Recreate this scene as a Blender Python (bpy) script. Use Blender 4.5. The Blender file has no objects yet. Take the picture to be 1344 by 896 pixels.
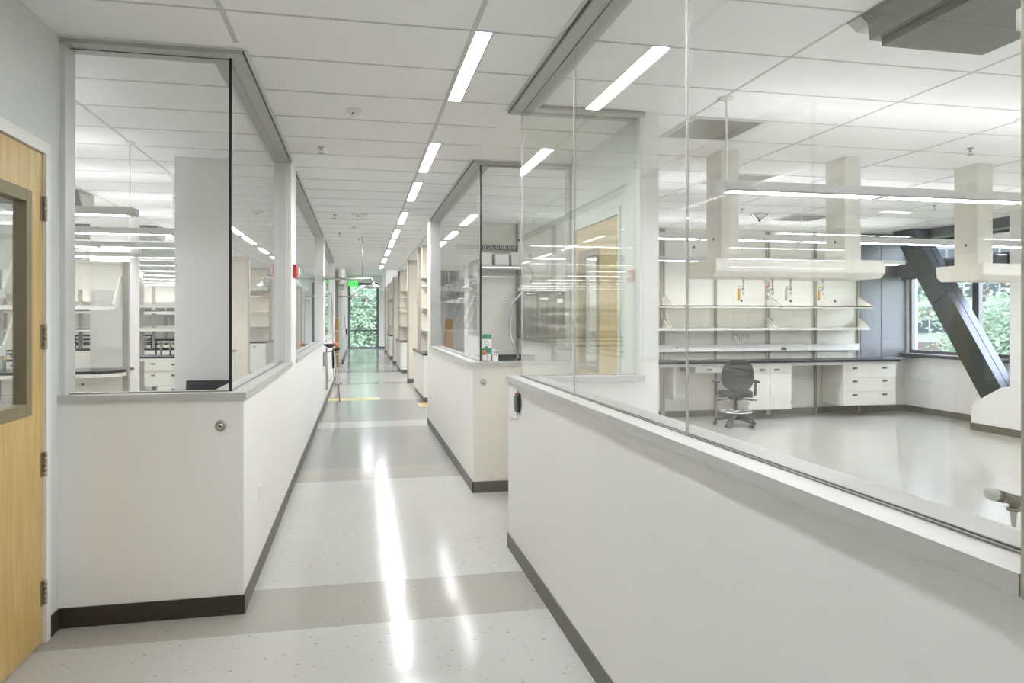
import bpy, bmesh, math, random
from mathutils import Vector, Matrix
random.seed(7)
PI = math.pi
sc = bpy.context.scene
C = bpy.data.collections.new('scene'); sc.collection.children.link(C)
CE = 3.10          # ceiling height
# ------------------------------------------------------------------ materials
M = {}
def nmat(name):
    m = bpy.data.materials.new(name); m.use_nodes = True
    nt = m.node_tree; b = nt.nodes['Principled BSDF']
    M[name] = m
    return m, nt, b
def mat(name, col, rough=.5, metal=0, noise=0, nscale=30, bump=0, bscale=200, spec=.5, coat=0):
    m, nt, b = nmat(name)
    b.inputs['Roughness'].default_value = rough
    b.inputs['Metallic'].default_value = metal
    b.inputs['Specular IOR Level'].default_value = spec
    b.inputs['Coat Weight'].default_value = coat
    geo = nt.nodes.new('ShaderNodeNewGeometry')
    n = nt.nodes.new('ShaderNodeTexNoise'); n.inputs['Scale'].default_value = nscale
    n.inputs['Detail'].default_value = 4
    nt.links.new(geo.outputs['Position'], n.inputs['Vector'])
    r = nt.nodes.new('ShaderNodeMix'); r.data_type = 'RGBA'
    k = max(noise, .01)
    r.inputs[6].default_value = (*[c*(1-k) for c in col], 1)
    r.inputs[7].default_value = (*[min(1, c*(1+k)) for c in col], 1)
    nt.links.new(n.outputs['Fac'], r.inputs[0]); nt.links.new(r.outputs[2], b.inputs['Base Color'])
    if bump:
        n2 = nt.nodes.new('ShaderNodeTexNoise'); n2.inputs['Scale'].default_value = bscale
        nt.links.new(geo.outputs['Position'], n2.inputs['Vector'])
        bp = nt.nodes.new('ShaderNodeBump'); bp.inputs['Strength'].default_value = bump; bp.inputs['Distance'].default_value = .002
        nt.links.new(n2.outputs['Fac'], bp.inputs['Height']); nt.links.new(bp.outputs[0], b.inputs['Normal'])
    return m
def emis(name, col, s):
    m = bpy.data.materials.new(name); m.use_nodes = True; nt = m.node_tree; nt.nodes.clear()
    o = nt.nodes.new('ShaderNodeOutputMaterial'); e = nt.nodes.new('ShaderNodeEmission')
    e.inputs[0].default_value = (*col, 1); e.inputs[1].default_value = s
    nt.links.new(e.outputs[0], o.inputs[0]); M[name] = m
    return m
def glass(name, tint, f0=.04, haze=0):
    m = bpy.data.materials.new(name); m.use_nodes = True; nt = m.node_tree; nt.nodes.clear()
    N = nt.nodes.new; L = nt.links.new
    o = N('ShaderNodeOutputMaterial'); t = N('ShaderNodeBsdfTransparent'); g = N('ShaderNodeBsdfGlossy')
    t.inputs[0].default_value = (*tint, 1); g.inputs['Roughness'].default_value = 0.0
    g.inputs[0].default_value = (1, 1, 1, 1)
    geo = N('ShaderNodeNewGeometry'); d = N('ShaderNodeVectorMath'); d.operation = 'DOT_PRODUCT'
    L(geo.outputs['Normal'], d.inputs[0]); L(geo.outputs['Incoming'], d.inputs[1])
    a = N('ShaderNodeMath'); a.operation = 'ABSOLUTE'; L(d.outputs['Value'], a.inputs[0])
    s = N('ShaderNodeMath'); s.operation = 'SUBTRACT'; s.inputs[0].default_value = 1; L(a.outputs[0], s.inputs[1]); s.use_clamp = True
    p = N('ShaderNodeMath'); p.operation = 'POWER'; L(s.outputs[0], p.inputs[0]); p.inputs[1].default_value = 5
    k = N('ShaderNodeMath'); k.operation = 'MULTIPLY_ADD'; L(p.outputs[0], k.inputs[0]); k.inputs[1].default_value = 1-f0; k.inputs[2].default_value = f0
    mx = N('ShaderNodeMixShader'); L(k.outputs[0], mx.inputs[0]); L(t.outputs[0], mx.inputs[1]); L(g.outputs[0], mx.inputs[2])
    L(mx.outputs[0], o.inputs[0]); M[name] = m
    return m
mat('wall', (.81, .805, .79), .55, noise=.012, nscale=3, bump=.05)
mat('wall_grey', (.66, .68, .67), .55, noise=.012, nscale=3)
mat('wall_warm', (.80, .785, .74), .55, noise=.012)
mat('tile', (.93, .93, .93), .9, noise=.02, nscale=120)
mat('tee_shaded', (.60, .60, .585), .6)  # corridor tees greyed to stand for the shade of a recessed grid
mat('tee_white', (.66, .66, .65), .6)
mat('alu', (.47, .475, .455), .45, .25, noise=.02)
mat('post_beige', (.36, .335, .28), .5, .1)
mat('alu_dark', (.12, .12, .11), .5)
mat('alu_light', (.72, .73, .71), .4, .2)
mat('sill', (.50, .495, .48), .4, noise=.02)
mat('base', (.035, .028, .02), .5, noise=.05)
mat('base_grey', (.13, .125, .11), .5, noise=.05)
mat('case', (.775, .76, .70), .42, noise=.01)
mat('case_line', (.70, .69, .635), .42)
mat('case_warm', (.72, .66, .56), .45, noise=.01)
mat('case_white', (.80, .80, .78), .4, noise=.01)
mat('upright', (.42, .40, .36), .5, .2)
mat('black_top', (.018, .018, .02), .28, noise=.1)
mat('black', (.012, .012, .013), .4)
mat('dark_plastic', (.045, .046, .041), .6, noise=.05)
mat('fabric', (.05, .051, .043), .9, noise=.12, nscale=300, bump=.3, bscale=500)
mat('chrome', (.78, .78, .77), .18, 1)
mat('steel', (.50, .50, .48), .35, .9, noise=.08, nscale=8)
mat('steel_dark', (.24, .235, .215), .35, .7)
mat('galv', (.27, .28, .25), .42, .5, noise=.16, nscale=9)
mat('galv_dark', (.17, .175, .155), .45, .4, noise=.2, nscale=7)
mat('handle', (.22, .22, .21), .35, .8)
mat('brass_hinge', (.42, .36, .28), .35, .8)
mat('brace', (.045, .054, .054), .38, .1, noise=.03)
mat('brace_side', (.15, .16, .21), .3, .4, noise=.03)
mat('mullion', (.16, .165, .18), .4, .4)
mat('mullion_grey', (.155, .16, .185), .42, .2)
mat('white_plastic', (.85, .85, .83), .35)
mat('nozzle_grey', (.55, .56, .52), .45)
mat('yellow', (.80, .45, .03), .4)
mat('yellow_disc', (.85, .75, .05), .4)
mat('orange', (.85, .22, .04), .4)
mat('red', (.50, .03, .03), .35)
mat('green', (.02, .22, .10), .5)
mat('blue', (.10, .20, .45), .5)
mat('cardboard', (.42, .27, .12), .8, noise=.15, nscale=12)
mat('tape', (.62, .52, .24), .4, noise=.08)
mat('grey_box', (.075, .078, .07), .5, .1)
mat('hose', (.36, .38, .40), .5)
mat('sink_grey', (.19, .185, .165), .4, .2)
mat('brick', (.085, .068, .064), .9, noise=.1, nscale=1)
mat('facade', (.19, .19, .193), .8, noise=.04, nscale=.5)
mat('roof_dark', (.13, .14, .14), .8)
mat('bldg_glass', (.022, .032, .042), .3, .0, spec=.3)
mat('bark', (.10, .07, .05), .9, noise=.2)
mat('lawn', (.08, .14, .04), .95, noise=.3, nscale=.6)
mat('door_frame_olive', (.24, .205, .12), .5, .15)
emis('lamp', (.975, .987, 1), 48)
emis('pend', (.975, .987, 1), 15)
emis('uplight', (.975, .987, 1), 2.5)
emis('pend_left', (.975, .987, 1), 8)
emis('uplight_left', (.975, .987, 1), 3)
emis('raised', (.975, .987, 1), 4)
emis('exit_green', (.03, 1, .08), .45)
emis('led_red', (1, .1, .1), 1.5)
glass('glass', (.988, .992, .988))
glass('glass_green', (.94, .965, .935), .032)
glass('glass_clear', (.985, .99, .99))
# maple door
m, nt, b = nmat('maple')
geo = nt.nodes.new('ShaderNodeNewGeometry'); mp = nt.nodes.new('ShaderNodeMapping')
mp.inputs['Scale'].default_value = (12, 12, 1.1)
n = nt.nodes.new('ShaderNodeTexNoise'); n.inputs['Scale'].default_value = 2.2; n.inputs['Detail'].default_value = 6; n.inputs['Distortion'].default_value = .6
nt.links.new(geo.outputs['Position'], mp.inputs[0]); nt.links.new(mp.outputs[0], n.inputs['Vector'])
cr = nt.nodes.new('ShaderNodeValToRGB'); cr.color_ramp.elements[0].position = .3; cr.color_ramp.elements[1].position = .72
cr.color_ramp.elements[0].color = (.52, .355, .125, 1); cr.color_ramp.elements[1].color = (.66, .48, .19, 1)
nt.links.new(n.outputs['Fac'], cr.inputs[0]); nt.links.new(cr.outputs[0], b.inputs['Base Color']); b.inputs['Roughness'].default_value = .35
# leaves
m, nt, b = nmat('leaf')
oi = nt.nodes.new('ShaderNodeTexNoise'); oi.inputs['Scale'].default_value = 2.5
geo = nt.nodes.new('ShaderNodeNewGeometry'); nt.links.new(geo.outputs['Position'], oi.inputs['Vector'])
cr = nt.nodes.new('ShaderNodeValToRGB'); cr.color_ramp.elements[0].position = .35; cr.color_ramp.elements[1].position = .65
cr.color_ramp.elements[0].color = (.11, .18, .12, 1); cr.color_ramp.elements[1].color = (.33, .42, .31, 1)
nt.links.new(oi.outputs['Fac'], cr.inputs[0]); nt.links.new(cr.outputs[0], b.inputs['Base Color']); b.inputs['Roughness'].default_value = .6
tr = nt.nodes.new('ShaderNodeBsdfTranslucent'); nt.links.new(cr.outputs[0], tr.inputs[0])
ms = nt.nodes.new('ShaderNodeMixShader'); ms.inputs[0].default_value = .45
nt.links.new(b.outputs[0], ms.inputs[1]); nt.links.new(tr.outputs[0], ms.inputs[2])
nt.links.new(ms.outputs[0], nt.nodes['Material Output'].inputs[0])
# floor: vinyl composition tile, tan bands laid across the corridor, darker grey stretches, chips, fine seams
def floor_material():
    m, nt, b = nmat('vct_floor'); N = nt.nodes.new; L = nt.links.new
    geo = N('ShaderNodeNewGeometry'); sp = N('ShaderNodeSeparateXYZ'); L(geo.outputs['Position'], sp.inputs[0])
    def ma(op, a, bb=None, c=None):
        n = N('ShaderNodeMath'); n.operation = op
        for i, v in enumerate((a, bb, c)):
            if v is None: continue
            if isinstance(v, (int, float)): n.inputs[i].default_value = v
            else: L(v, n.inputs[i])
        return n.outputs[0]
    def band(y0, y1, x0=-1.6, x1=2.0):
        a = ma('MULTIPLY', ma('GREATER_THAN', sp.outputs[1], y0), ma('LESS_THAN', sp.outputs[1], y1))
        c = ma('MULTIPLY', ma('GREATER_THAN', sp.outputs[0], x0), ma('LESS_THAN', sp.outputs[0], x1))
        return ma('MULTIPLY', a, c)
    def mixc(fac, c1, c2):
        x = N('ShaderNodeMix'); x.data_type = 'RGBA'
        if isinstance(fac, (int, float)): x.inputs[0].default_value = fac
        else: L(fac, x.inputs[0])
        for i, c in ((6, c1), (7, c2)):
            if isinstance(c, tuple): x.inputs[i].default_value = (*c, 1)
            else: L(c, x.inputs[i])
        return x.outputs[2]
    n1 = N('ShaderNodeTexNoise'); n1.inputs['Scale'].default_value = 1.2; n1.inputs['Detail'].default_value = 5; L(geo.outputs['Position'], n1.inputs['Vector'])
    col = mixc(n1.outputs['Fac'], (.43, .425, .405), (.50, .495, .475))
    brown = [(3.92, 4.54, -9, 2), (7.42, 8.06, -.7, 2)]
    grey = [(8.06, 11.02), (11.66, 14.65), (18.2, 18.8), (22.3, 23.0), (26.2, 28.6), (33.5, 34.2)]
    for y0, y1, x0, x1 in brown: col = mixc(band(y0, y1, x0, x1), col, (.355, .338, .31))
    for y0, y1 in grey: col = mixc(band(y0, y1, -.7, 1.3), col, (.31, .305, .297))
    # chips
    v = N('ShaderNodeTexVoronoi'); v.inputs['Scale'].default_value = 26; v.inputs['Randomness'].default_value = 1
    mp = N('ShaderNodeMapping'); mp.inputs['Scale'].default_value = (1.0, 1.7, 1); L(geo.outputs['Position'], mp.inputs[0]); L(mp.outputs[0], v.inputs['Vector'])
    sc1 = N('ShaderNodeSeparateColor'); L(v.outputs['Color'], sc1.inputs[0])
    chip = ma('MULTIPLY', ma('LESS_THAN', v.outputs['Distance'], ma('MULTIPLY', sc1.outputs[1], .26)), ma('GREATER_THAN', sc1.outputs[0], .45))
    chipc = mixc(sc1.outputs[2], (.20, .18, .14), (.33, .31, .26))
    fade = ma('MULTIPLY', chip, .75)
    col = mixc(fade, col, chipc)
    # seams every 12 inches
    def seam(o):
        f = ma('FRACT', ma('DIVIDE', ma('ADD', o, 50.06), .3048))
        return ma('LESS_THAN', f, .008)
    s = ma('MAXIMUM', seam(sp.outputs[0]), seam(sp.outputs[1]))
    col = mixc(ma('MULTIPLY', s, .3), col, (.40, .39, .36))
    L(col, b.inputs['Base Color'])
    n2 = N('ShaderNodeTexNoise'); n2.inputs['Scale'].default_value = 6; L(geo.outputs['Position'], n2.inputs['Vector'])
    mr = N('ShaderNodeMapRange'); mr.inputs['To Min'].default_value = .09; mr.inputs['To Max'].default_value = .17
    L(n2.outputs['Fac'], mr.inputs[0]); L(mr.outputs[0], b.inputs['Roughness'])
    b.inputs['Specular IOR Level'].default_value = .16
    n3 = N('ShaderNodeTexNoise'); n3.inputs['Scale'].default_value = 5; L(geo.outputs['Position'], n3.inputs['Vector'])
    bp = N('ShaderNodeBump'); bp.inputs['Strength'].default_value = .12; bp.inputs['Distance'].default_value = .01
    L(n3.outputs['Fac'], bp.inputs['Height']); L(bp.outputs[0], b.inputs['Normal'])
floor_material()
# perforated metal
m, nt, b = nmat('perforated')
geo = nt.nodes.new('ShaderNodeNewGeometry'); v = nt.nodes.new('ShaderNodeTexVoronoi'); v.inputs['Scale'].default_value = 70; v.inputs['Randomness'].default_value = 0
nt.links.new(geo.outputs['Position'], v.inputs['Vector'])
cr = nt.nodes.new('ShaderNodeValToRGB'); cr.color_ramp.interpolation = 'CONSTANT'
cr.color_ramp.elements[0].color = (.05, .05, .045, 1); cr.color_ramp.elements[1].position = .28; cr.color_ramp.elements[1].color = (.30, .295, .265, 1)
nt.links.new(v.outputs['Distance'], cr.inputs[0]); nt.links.new(cr.outputs[0], b.inputs['Base Color'])
b.inputs['Metallic'].default_value = .6; b.inputs['Roughness'].default_value = .3

# ------------------------------------------------------------------ helpers
def wloc(o):
    v = Vector((0, 0, 0))
    while o is not None:
        v += o.location; o = o.parent
    return v
class MB:
    def __init__(s): s.bm = bmesh.new(); s.mi = 0
    def _n(s, vs):
        fs = set()
        for v in vs:
            for f in v.link_faces: fs.add(f)
        for f in fs: f.material_index = s.mi
    def box(s, x0, x1, y0, y1, z0, z1, bev=0, seg=2, mi=0):
        r = bmesh.ops.create_cube(s.bm, size=1)
        vs = r['verts']
        bmesh.ops.scale(s.bm, vec=(abs(x1-x0), abs(y1-y0), abs(z1-z0)), verts=vs)
        bmesh.ops.translate(s.bm, vec=((x0+x1)/2, (y0+y1)/2, (z0+z1)/2), verts=vs)
        for v in vs:
            for f in v.link_faces: f.material_index = mi
        if bev:
            es = list({e for v in vs for e in v.link_edges})
            bmesh.ops.bevel(s.bm, geom=es, offset=bev, segments=seg, affect='EDGES', profile=.5)
        return s
    def prism(s, pts, axis, a, b, bev=0, mi=0):
        """polygon pts (two coords) extruded along axis from a to b; axis x: pts=(y,z); y: (x,z); z: (x,y)"""
        def P(p, t): return {'x': (t, p[0], p[1]), 'y': (p[0], t, p[1]), 'z': (p[0], p[1], t)}[axis]
        v0 = [s.bm.verts.new(P(p, a)) for p in pts]; v1 = [s.bm.verts.new(P(p, b)) for p in pts]
        n = len(pts); fs = [s.bm.faces.new(v0), s.bm.faces.new(v1[::-1])]
        for i in range(n): fs.append(s.bm.faces.new((v0[i], v1[i], v1[(i+1) % n], v0[(i+1) % n])))
        for f in fs: f.material_index = mi
        bmesh.ops.recalc_face_normals(s.bm, faces=fs)
        if bev:
            es = list({e for f in fs for e in f.edges}); bmesh.ops.bevel(s.bm, geom=es, offset=bev, segments=2, affect='EDGES')
        return s
    def cyl(s, p0, p1, r0, r1=None, seg=16, mi=0):
        r1 = r0 if r1 is None else r1
        p0, p1 = Vector(p0), Vector(p1); d = p1-p0
        r = bmesh.ops.create_cone(s.bm, cap_ends=True, segments=seg, radius1=r0, radius2=r1, depth=d.length)
        q = Vector((0, 0, 1)).rotation_difference(d.normalized()).to_matrix().to_4x4()
        bmesh.ops.transform(s.bm, matrix=Matrix.Translation((p0+p1)/2) @ q, verts=r['verts'])
        for v in r['verts']:
            for f in v.link_faces:
                f.material_index = mi
                if len(f.verts) == 4: f.smooth = True
        return s
    def tube(s, pts, r, seg=10, mi=0, closed=False):
        pts = [Vector(p) for p in pts]; rings = []
        n = len(pts)
        for i, p in enumerate(pts):
            if closed: t = pts[(i+1) % n]-pts[i-1]
            else: t = pts[min(i+1, n-1)]-pts[max(i-1, 0)]
            t.normalize()
            up = Vector((0, 0, 1)) if abs(t.z) < .95 else Vector((1, 0, 0))
            a = t.cross(up).normalized(); b = t.cross(a).normalized()
            rr = r[i] if isinstance(r, (list, tuple)) else r
            rings.append([s.bm.verts.new(p+a*rr*math.cos(2*PI*k/seg)+b*rr*math.sin(2*PI*k/seg)) for k in range(seg)])
        for i in range(n if closed else n-1):
            A, B = rings[i], rings[(i+1) % n]
            for k in range(seg):
                f = s.bm.faces.new((A[k], A[(k+1) % seg], B[(k+1) % seg], B[k])); f.smooth = True; f.material_index = mi
        if not closed:
            for R in (rings[0], rings[-1]):
                f = s.bm.faces.new(R); f.material_index = mi
        return s
    def lathe(s, prof, c, seg=24, axis='z', mi=0):
        rings = []
        for r, h in prof:
            ring = []
            for k in range(seg):
                a = 2*PI*k/seg; u, v = r*math.cos(a), r*math.sin(a)
                p = {'z': (u, v, h), 'y': (u, h, v), 'x': (h, u, v)}[axis]
                ring.append(s.bm.verts.new((c[0]+p[0], c[1]+p[1], c[2]+p[2])))
            rings.append(ring)
        fs = []
        for i in range(len(rings)-1):
            for k in range(seg):
                f = s.bm.faces.new((rings[i][k], rings[i][(k+1) % seg], rings[i+1][(k+1) % seg], rings[i+1][k])); f.smooth = True; f.material_index = mi; fs.append(f)
        for R in (rings[0], rings[-1]):
            f = s.bm.faces.new(R); f.material_index = mi; fs.append(f)
        bmesh.ops.recalc_face_normals(s.bm, faces=fs)
        return s
    def build(s, name, mats, parent=None):
        bmesh.ops.recalc_face_normals(s.bm, faces=s.bm.faces[:])
        o = None
        if parent is None:
            # origin at the base centre
            xs = [v.co for v in s.bm.verts]
            c = Vector(((min(v.x for v in xs)+max(v.x for v in xs))/2, (min(v.y for v in xs)+max(v.y for v in xs))/2, min(v.z for v in xs)))
        else: c = wloc(parent)
        bmesh.ops.translate(s.bm, vec=-c, verts=s.bm.verts[:])
        me = bpy.data.meshes.new(name); s.bm.to_mesh(me); s.bm.free()
        for x in (mats if isinstance(mats, (list, tuple)) else [mats]): me.materials.append(M[x])
        o = bpy.data.objects.new(name, me); C.objects.link(o)
        if parent is None: o.location = c
        else: o.parent = parent
        return o
def tag(o, label, cat, group=None, kind=None):
    o['label'] = label; o['category'] = cat
    if group: o['group'] = group
    if kind: o['kind'] = kind
    return o
def struct(o, label=None, cat=None):
    o['kind'] = 'structure'
    if label: o['label'] = label
    if cat: o['category'] = cat
    return o
def thing(name, loc, label, cat, group=None):
    o = bpy.data.objects.new(name, None); C.objects.link(o); o.location = loc; o.empty_display_size = .1
    return tag(o, label, cat, group)
def sbox(name, x0, x1, y0, y1, z0, z1, m, parent=None, bev=0):
    return MB().box(x0, x1, y0, y1, z0, z1, bev).build(name, m, parent)
def dup(root, loc, label=None, group=None):
    r = root.copy(); C.objects.link(r); r.location = loc
    if label: r['label'] = label
    if group: r['group'] = group
    def rec(src, dst):
        for ch in list(src.children):
            if ch == dst: continue
            c = ch.copy(); C.objects.link(c); c.parent = dst; rec(ch, c)
    rec(root, r)
    return r

# ------------------------------------------------------------------ camera
th = math.atan(201/950)
cam = bpy.data.cameras.new('camera'); co = bpy.data.objects.new('camera', cam); C.objects.link(co)
cam.sensor_width = 36; cam.lens = 950/1344*36; cam.shift_x = 0; cam.shift_y = -(448-418)/1344
cam.clip_start = .02; cam.clip_end = 400
co.location = (0, 0, 1.62); co.rotation_euler = (PI/2, 0, -th)
sc.camera = co

# ------------------------------------------------------------------ shell
XL, XR, YN, YF = -9.0, 9.45, -3.0, 40.0
struct(sbox('floor', XL-.3, XR+.3, YN-.2, YF+.2, -.2, 0, 'vct_floor'), 'pale speckled vinyl tile floor with grey and tan bands', 'floor')
# ceiling: tiles + tee grid in one structure
mb = MB()
mb.box(XL-.2, XR+.2, YN-.2, 22.3, CE, CE+.2, mi=0)
mb.box(-1.6, 1.35, 22.18, 22.3, CE+.2, 3.98, mi=0)
mb.box(XL, -1.5, 22.3, YF, CE, CE+.2, mi=0)
mb.box(1.25, XR, 22.3, YF, CE, CE+.2, mi=0)
mb.box(-1.6, 1.35, 22.18, YF+.2, 3.98, 4.15, mi=0)
mb.box(-1.6, -1.5, 22.3, YF, CE+.2, 3.98, mi=0); mb.box(1.25, 1.35, 22.3, YF, CE+.2, 3.98, mi=0)
ys = [3.681+.6096*k for k in range(-11, 31)]
for y in ys:
    mb.box(-.60, 1.03, y-.0075, y+.0075, CE-.003, CE+.01, mi=1)
    if y < 4.15: mb.box(-1.54, -.6, y-.0075, y+.0075, CE-.003, CE+.01, mi=1)
    if y > 4.2: mb.box(XL, -.80, y-.006, y+.006, CE-.003, CE+.01, mi=2)
    else: mb.box(XL, -1.7, y-.006, y+.006, CE-.003, CE+.01, mi=2)
    mb.box(1.22, XR, y-.006, y+.006, CE-.003, CE+.01, mi=2)
for x in (-.645, .577):
    for (a, b) in ((YN, 4.1),) if x < 0 else ((YN, 22.2),): mb.box(x-.0125, x+.0125, a, b, CE-.004, CE+.01, mi=1)
mb.box(1.17, 1.19, 11.2, 22.2, CE-.004, CE+.01, mi=1)
for k in range(6): mb.box(2.39+1.2192*k-.008, 2.39+1.2192*k+.008, YN, 22.2, CE-.004, CE+.01, mi=2)
for k in range(6): mb.box(-1.88-1.2192*k-.008, -1.88-1.2192*k+.008, YN, 22.2, CE-.004, CE+.01, mi=2)
struct(mb.build('ceiling', ['tile', 'tee_shaded', 'tee_white']), 'white suspended tile ceiling with narrow tee grid', 'ceiling')

ZS = 1.178
# left block
struct(MB().box(-1.54, -.62, 4.20, 4.32, 0, ZS).box(-.74, -.62, 4.32, 7.04, 0, ZS).build('wall_left_near', 'wall'), 'low white partition wall under the corner glazing beside the wooden door', 'wall')
struct(MB().box(-.74, -.62, 7.04, 7.55, 0, CE).box(-1.645, -.74, 7.10, 7.60, 0, CE).build('wall_left_return', 'wall'), 'white full-height wall return with fire alarm', 'wall')
struct(MB().box(-.74, -.62, 7.55, 13.3, 0, ZS).box(-.74, -.62, 13.3, 14.0, 0, CE).box(-.74, -.62, 14.0, 19.2, 0, ZS).box(-.74, -.62, 19.2, 19.9, 0, CE).build('wall_left_far', 'wall'), 'white corridor wall running on past the alarm, with glazing above', 'wall')
struct(MB().box(-.74, -.62, 27.5, YF, 0, 3.97).build('wall_left_end', 'wall'), 'white wall beside the end window', 'wall')
# door wall of the left alcove
struct(MB().box(-1.66, -1.54, 4.075, 4.32, 0, CE).box(-1.66, -1.54, 2.95, 4.075, 2.50, CE).box(-1.66, -1.54, YN, 2.95, 0, CE).build('wall_left_door', 'wall_grey'), 'grey painted wall around the wooden door', 'wall')
# right block
struct(MB().box(1.04, 1.19, .95, 5.04, 0, ZS).box(1.19, 2.0, 4.90, 5.04, 0, ZS).build('wall_right_near', 'wall'), 'low white partition wall below the long glazing', 'wall')
struct(MB().box(1.04, 1.19, YN, .95, 0, 1.178).box(1.04, 1.19, YN, .88, 1.178, CE, mi=1).build('wall_right_rear', ['wall', 'post_beige']), 'beige full-height wall at the edge of the glazing', 'wall')
struct(MB().box(2.0, 2.12, 4.90, 5.36, 0, CE).box(2.0, 2.12, 5.36, 6.62, 2.48, CE).box(2.0, 2.12, 6.62, 6.80, 0, CE).build('wall_right_alcove', 'wall'), 'white alcove wall holding the far wooden door', 'wall')
# middle block
struct(MB().box(1.04, 2.0, 6.66, 6.78, 0, ZS).box(1.04, 1.16, 6.78, 10.80, 0, ZS).build('wall_middle', 'wall_warm'), 'low warm white partition wall of the middle glazed corner', 'wall')
struct(MB().box(1.04, 1.16, 10.80, 11.22, 0, CE).build('wall_middle_post', 'wall_warm'), 'cream wall post at the far end of the middle glazing', 'wall')
# lab rear wall (beige panels) and outer walls
mb = MB(); mb.box(1.16, XR+.2, 11.1, 11.22, 0, CE)
UPX = [(2.42, 1), (3.02, 2), (3.95, 1), (4.86, 2), (5.80, 1), (6.76, 2), (7.66, 1), (8.50, 1)]
for a, b in zip([1.2]+[u[0] for u in UPX], [u[0] for u in UPX]):
    for z0, z1 in ((.12, .30), (.31, .98), (1.00, 1.19), (1.20, 1.955), (1.965, 2.15), (2.16, 2.95), (2.96, 3.09)):
        mb.box(a+.02, b-.02, 11.088, 11.1, z0, z1)
struct(mb.build('wall_back', 'case'), 'cream panelled wall behind the long bench', 'wall')
def wallX(x0, x1, y0, y1, opens, name, m, label, ztop=CE):
    """wall along Y with openings (ya,yb,za,zb)"""
    mb = MB(); opens = sorted(opens); cur = y0
    ycuts = sorted({o[:2] for o in opens})
    for ya, yb in ycuts:
        if ya > cur: mb.box(x0, x1, cur, ya, 0, ztop)
        z = 0
        for (a, b, za, zb) in sorted([o for o in opens if o[0] == ya], key=lambda t: t[2]):
            mb.box(x0, x1, ya, yb, z, za); z = zb
        if z < ztop: mb.box(x0, x1, ya, yb, z, ztop)
        cur = yb
    if cur < y1: mb.box(x0, x1, cur, y1, 0, ztop)
    return struct(mb.build(name, m), label, 'wall')
wallX(XR, XR+.2, YN, 11.22, [(3.0, 7.2, 1.0, 2.95), (8.3, 11.02, 1.02, 2.98)], 'wall_right', 'wall', 'white outer wall below and around the street windows')
wallX(XR, XR+.2, 11.22, YF, [(12.5, 20.5, 1.0, 2.8), (21.5, 29, 1.0, 2.8), (30, 38, 1.0, 2.8)], 'wall_right_far', 'wall', 'white outer wall of the far bench bays')
wallX(XL-.2, XL, YN, YF, [], 'wall_left', 'wall', 'white outer wall of the far laboratory')
struct(sbox('wall_rear', XL-.2, XR+.2, YN-.2, YN, 0, CE, 'wall'), 'white wall behind the viewer', 'wall')
mb = MB(); mb.box(XL-.2, -.57, YF, YF+.2, 0, 4.2).box(1.06, XR+.2, YF, YF+.2, 0, 4.2).box(-.57, 1.06, YF, YF+.2, 3.56, 4.2)
struct(mb.build('wall_end', 'wall'), 'white end wall around the tall corridor window', 'wall')
# boxed column casing with sloped foot, by the brace
struct(MB().prism([(4.0, 0), (8.975, 0), (8.975, .37), (8.46, .665), (8.335, .665), (8.335, CE), (4.0, CE)], 'x', 8.77, XR).build('wall_casing', 'wall'), 'white wall casing with a sloped foot where the brace lands', 'wall')

# base boards
def bb(name, segs, m='base_grey', label=None):
    mb = MB()
    for (x0, x1, y0, y1) in segs: mb.box(x0, x1, y0, y1, 0, .103)
    struct(mb.build(name, m), label, 'baseboard')
bb('baseboard_left', [(-.62, -.612, 4.192, 19.9)], 'base_grey', 'grey rubber cove base along the corridor side of the glazed partition')
bb('baseboard_left_near', [(-1.54, -.612, 4.190, 4.20), (-1.54, -1.53, 4.078, 4.192)], 'base', 'dark rubber cove base below the wall with the round stop')
bb('baseboard_middle', [(1.032, 1.04, 6.652, 11.22), (1.032, 2.0, 6.652, 6.66)], 'base_grey', 'grey rubber cove base around the middle partition')
bb('baseboard_right_near', [(1.032, 1.04, YN, 5.048), (1.032, 2.0, 5.04, 5.048)], 'base_grey', 'grey rubber cove base under the long glazed partition')
bb('baseboard_back', [(1.16, 9.45, 11.08, 11.1)], 'base_grey', 'grey base along the panelled bench wall')
bb('baseboard_right', [(9.44, 9.45, 8.975, 11.1), (8.76, 8.77, 4.0, 8.985), (8.76, 9.45, 8.975, 8.985)], 'base_grey', 'dark base below the street windows')
bb('baseboard_end', [(-.62, -.57, 27.5, 40), (-.62, -.57, 39.98, 40), (1.06, 1.6, 39.98, 40)], 'base_grey', 'dark base beside the end window')
# partition sills (stone caps) and ceiling channels
def sillX(name, x0, x1, y0, y1, extra, label):
    mb = MB(); mb.box(x0, x1, y0, y1, ZS, 1.215)
    for e in extra: mb.box(*e, ZS, 1.215)
    struct(mb.build(name, 'sill'), label, 'sill')
sillX('trim_1', -.80, -.605, 4.385, 7.04, [(-1.56, -.605, 4.185, 4.385)], 'pale grey sill cap on the partition beside the wooden door')
sillX('trim_2', -.80, -.605, 7.56, 13.29, [], 'pale grey sill cap past the fire alarm')
sillX('trim_3', -.80, -.605, 14.01, 19.19, [], 'pale grey sill cap beside the eyewash')
sillX('trim_4', 1.025, 1.225, 6.845, 10.80, [(1.025, 2.0, 6.645, 6.845)], 'pale grey sill cap of the middle glazed corner')
sillX('trim_5', 1.025, 1.245, .958, 4.85, [(1.025, 2.0, 4.85, 5.055)], 'pale grey sill cap under the long glazing')
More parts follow.
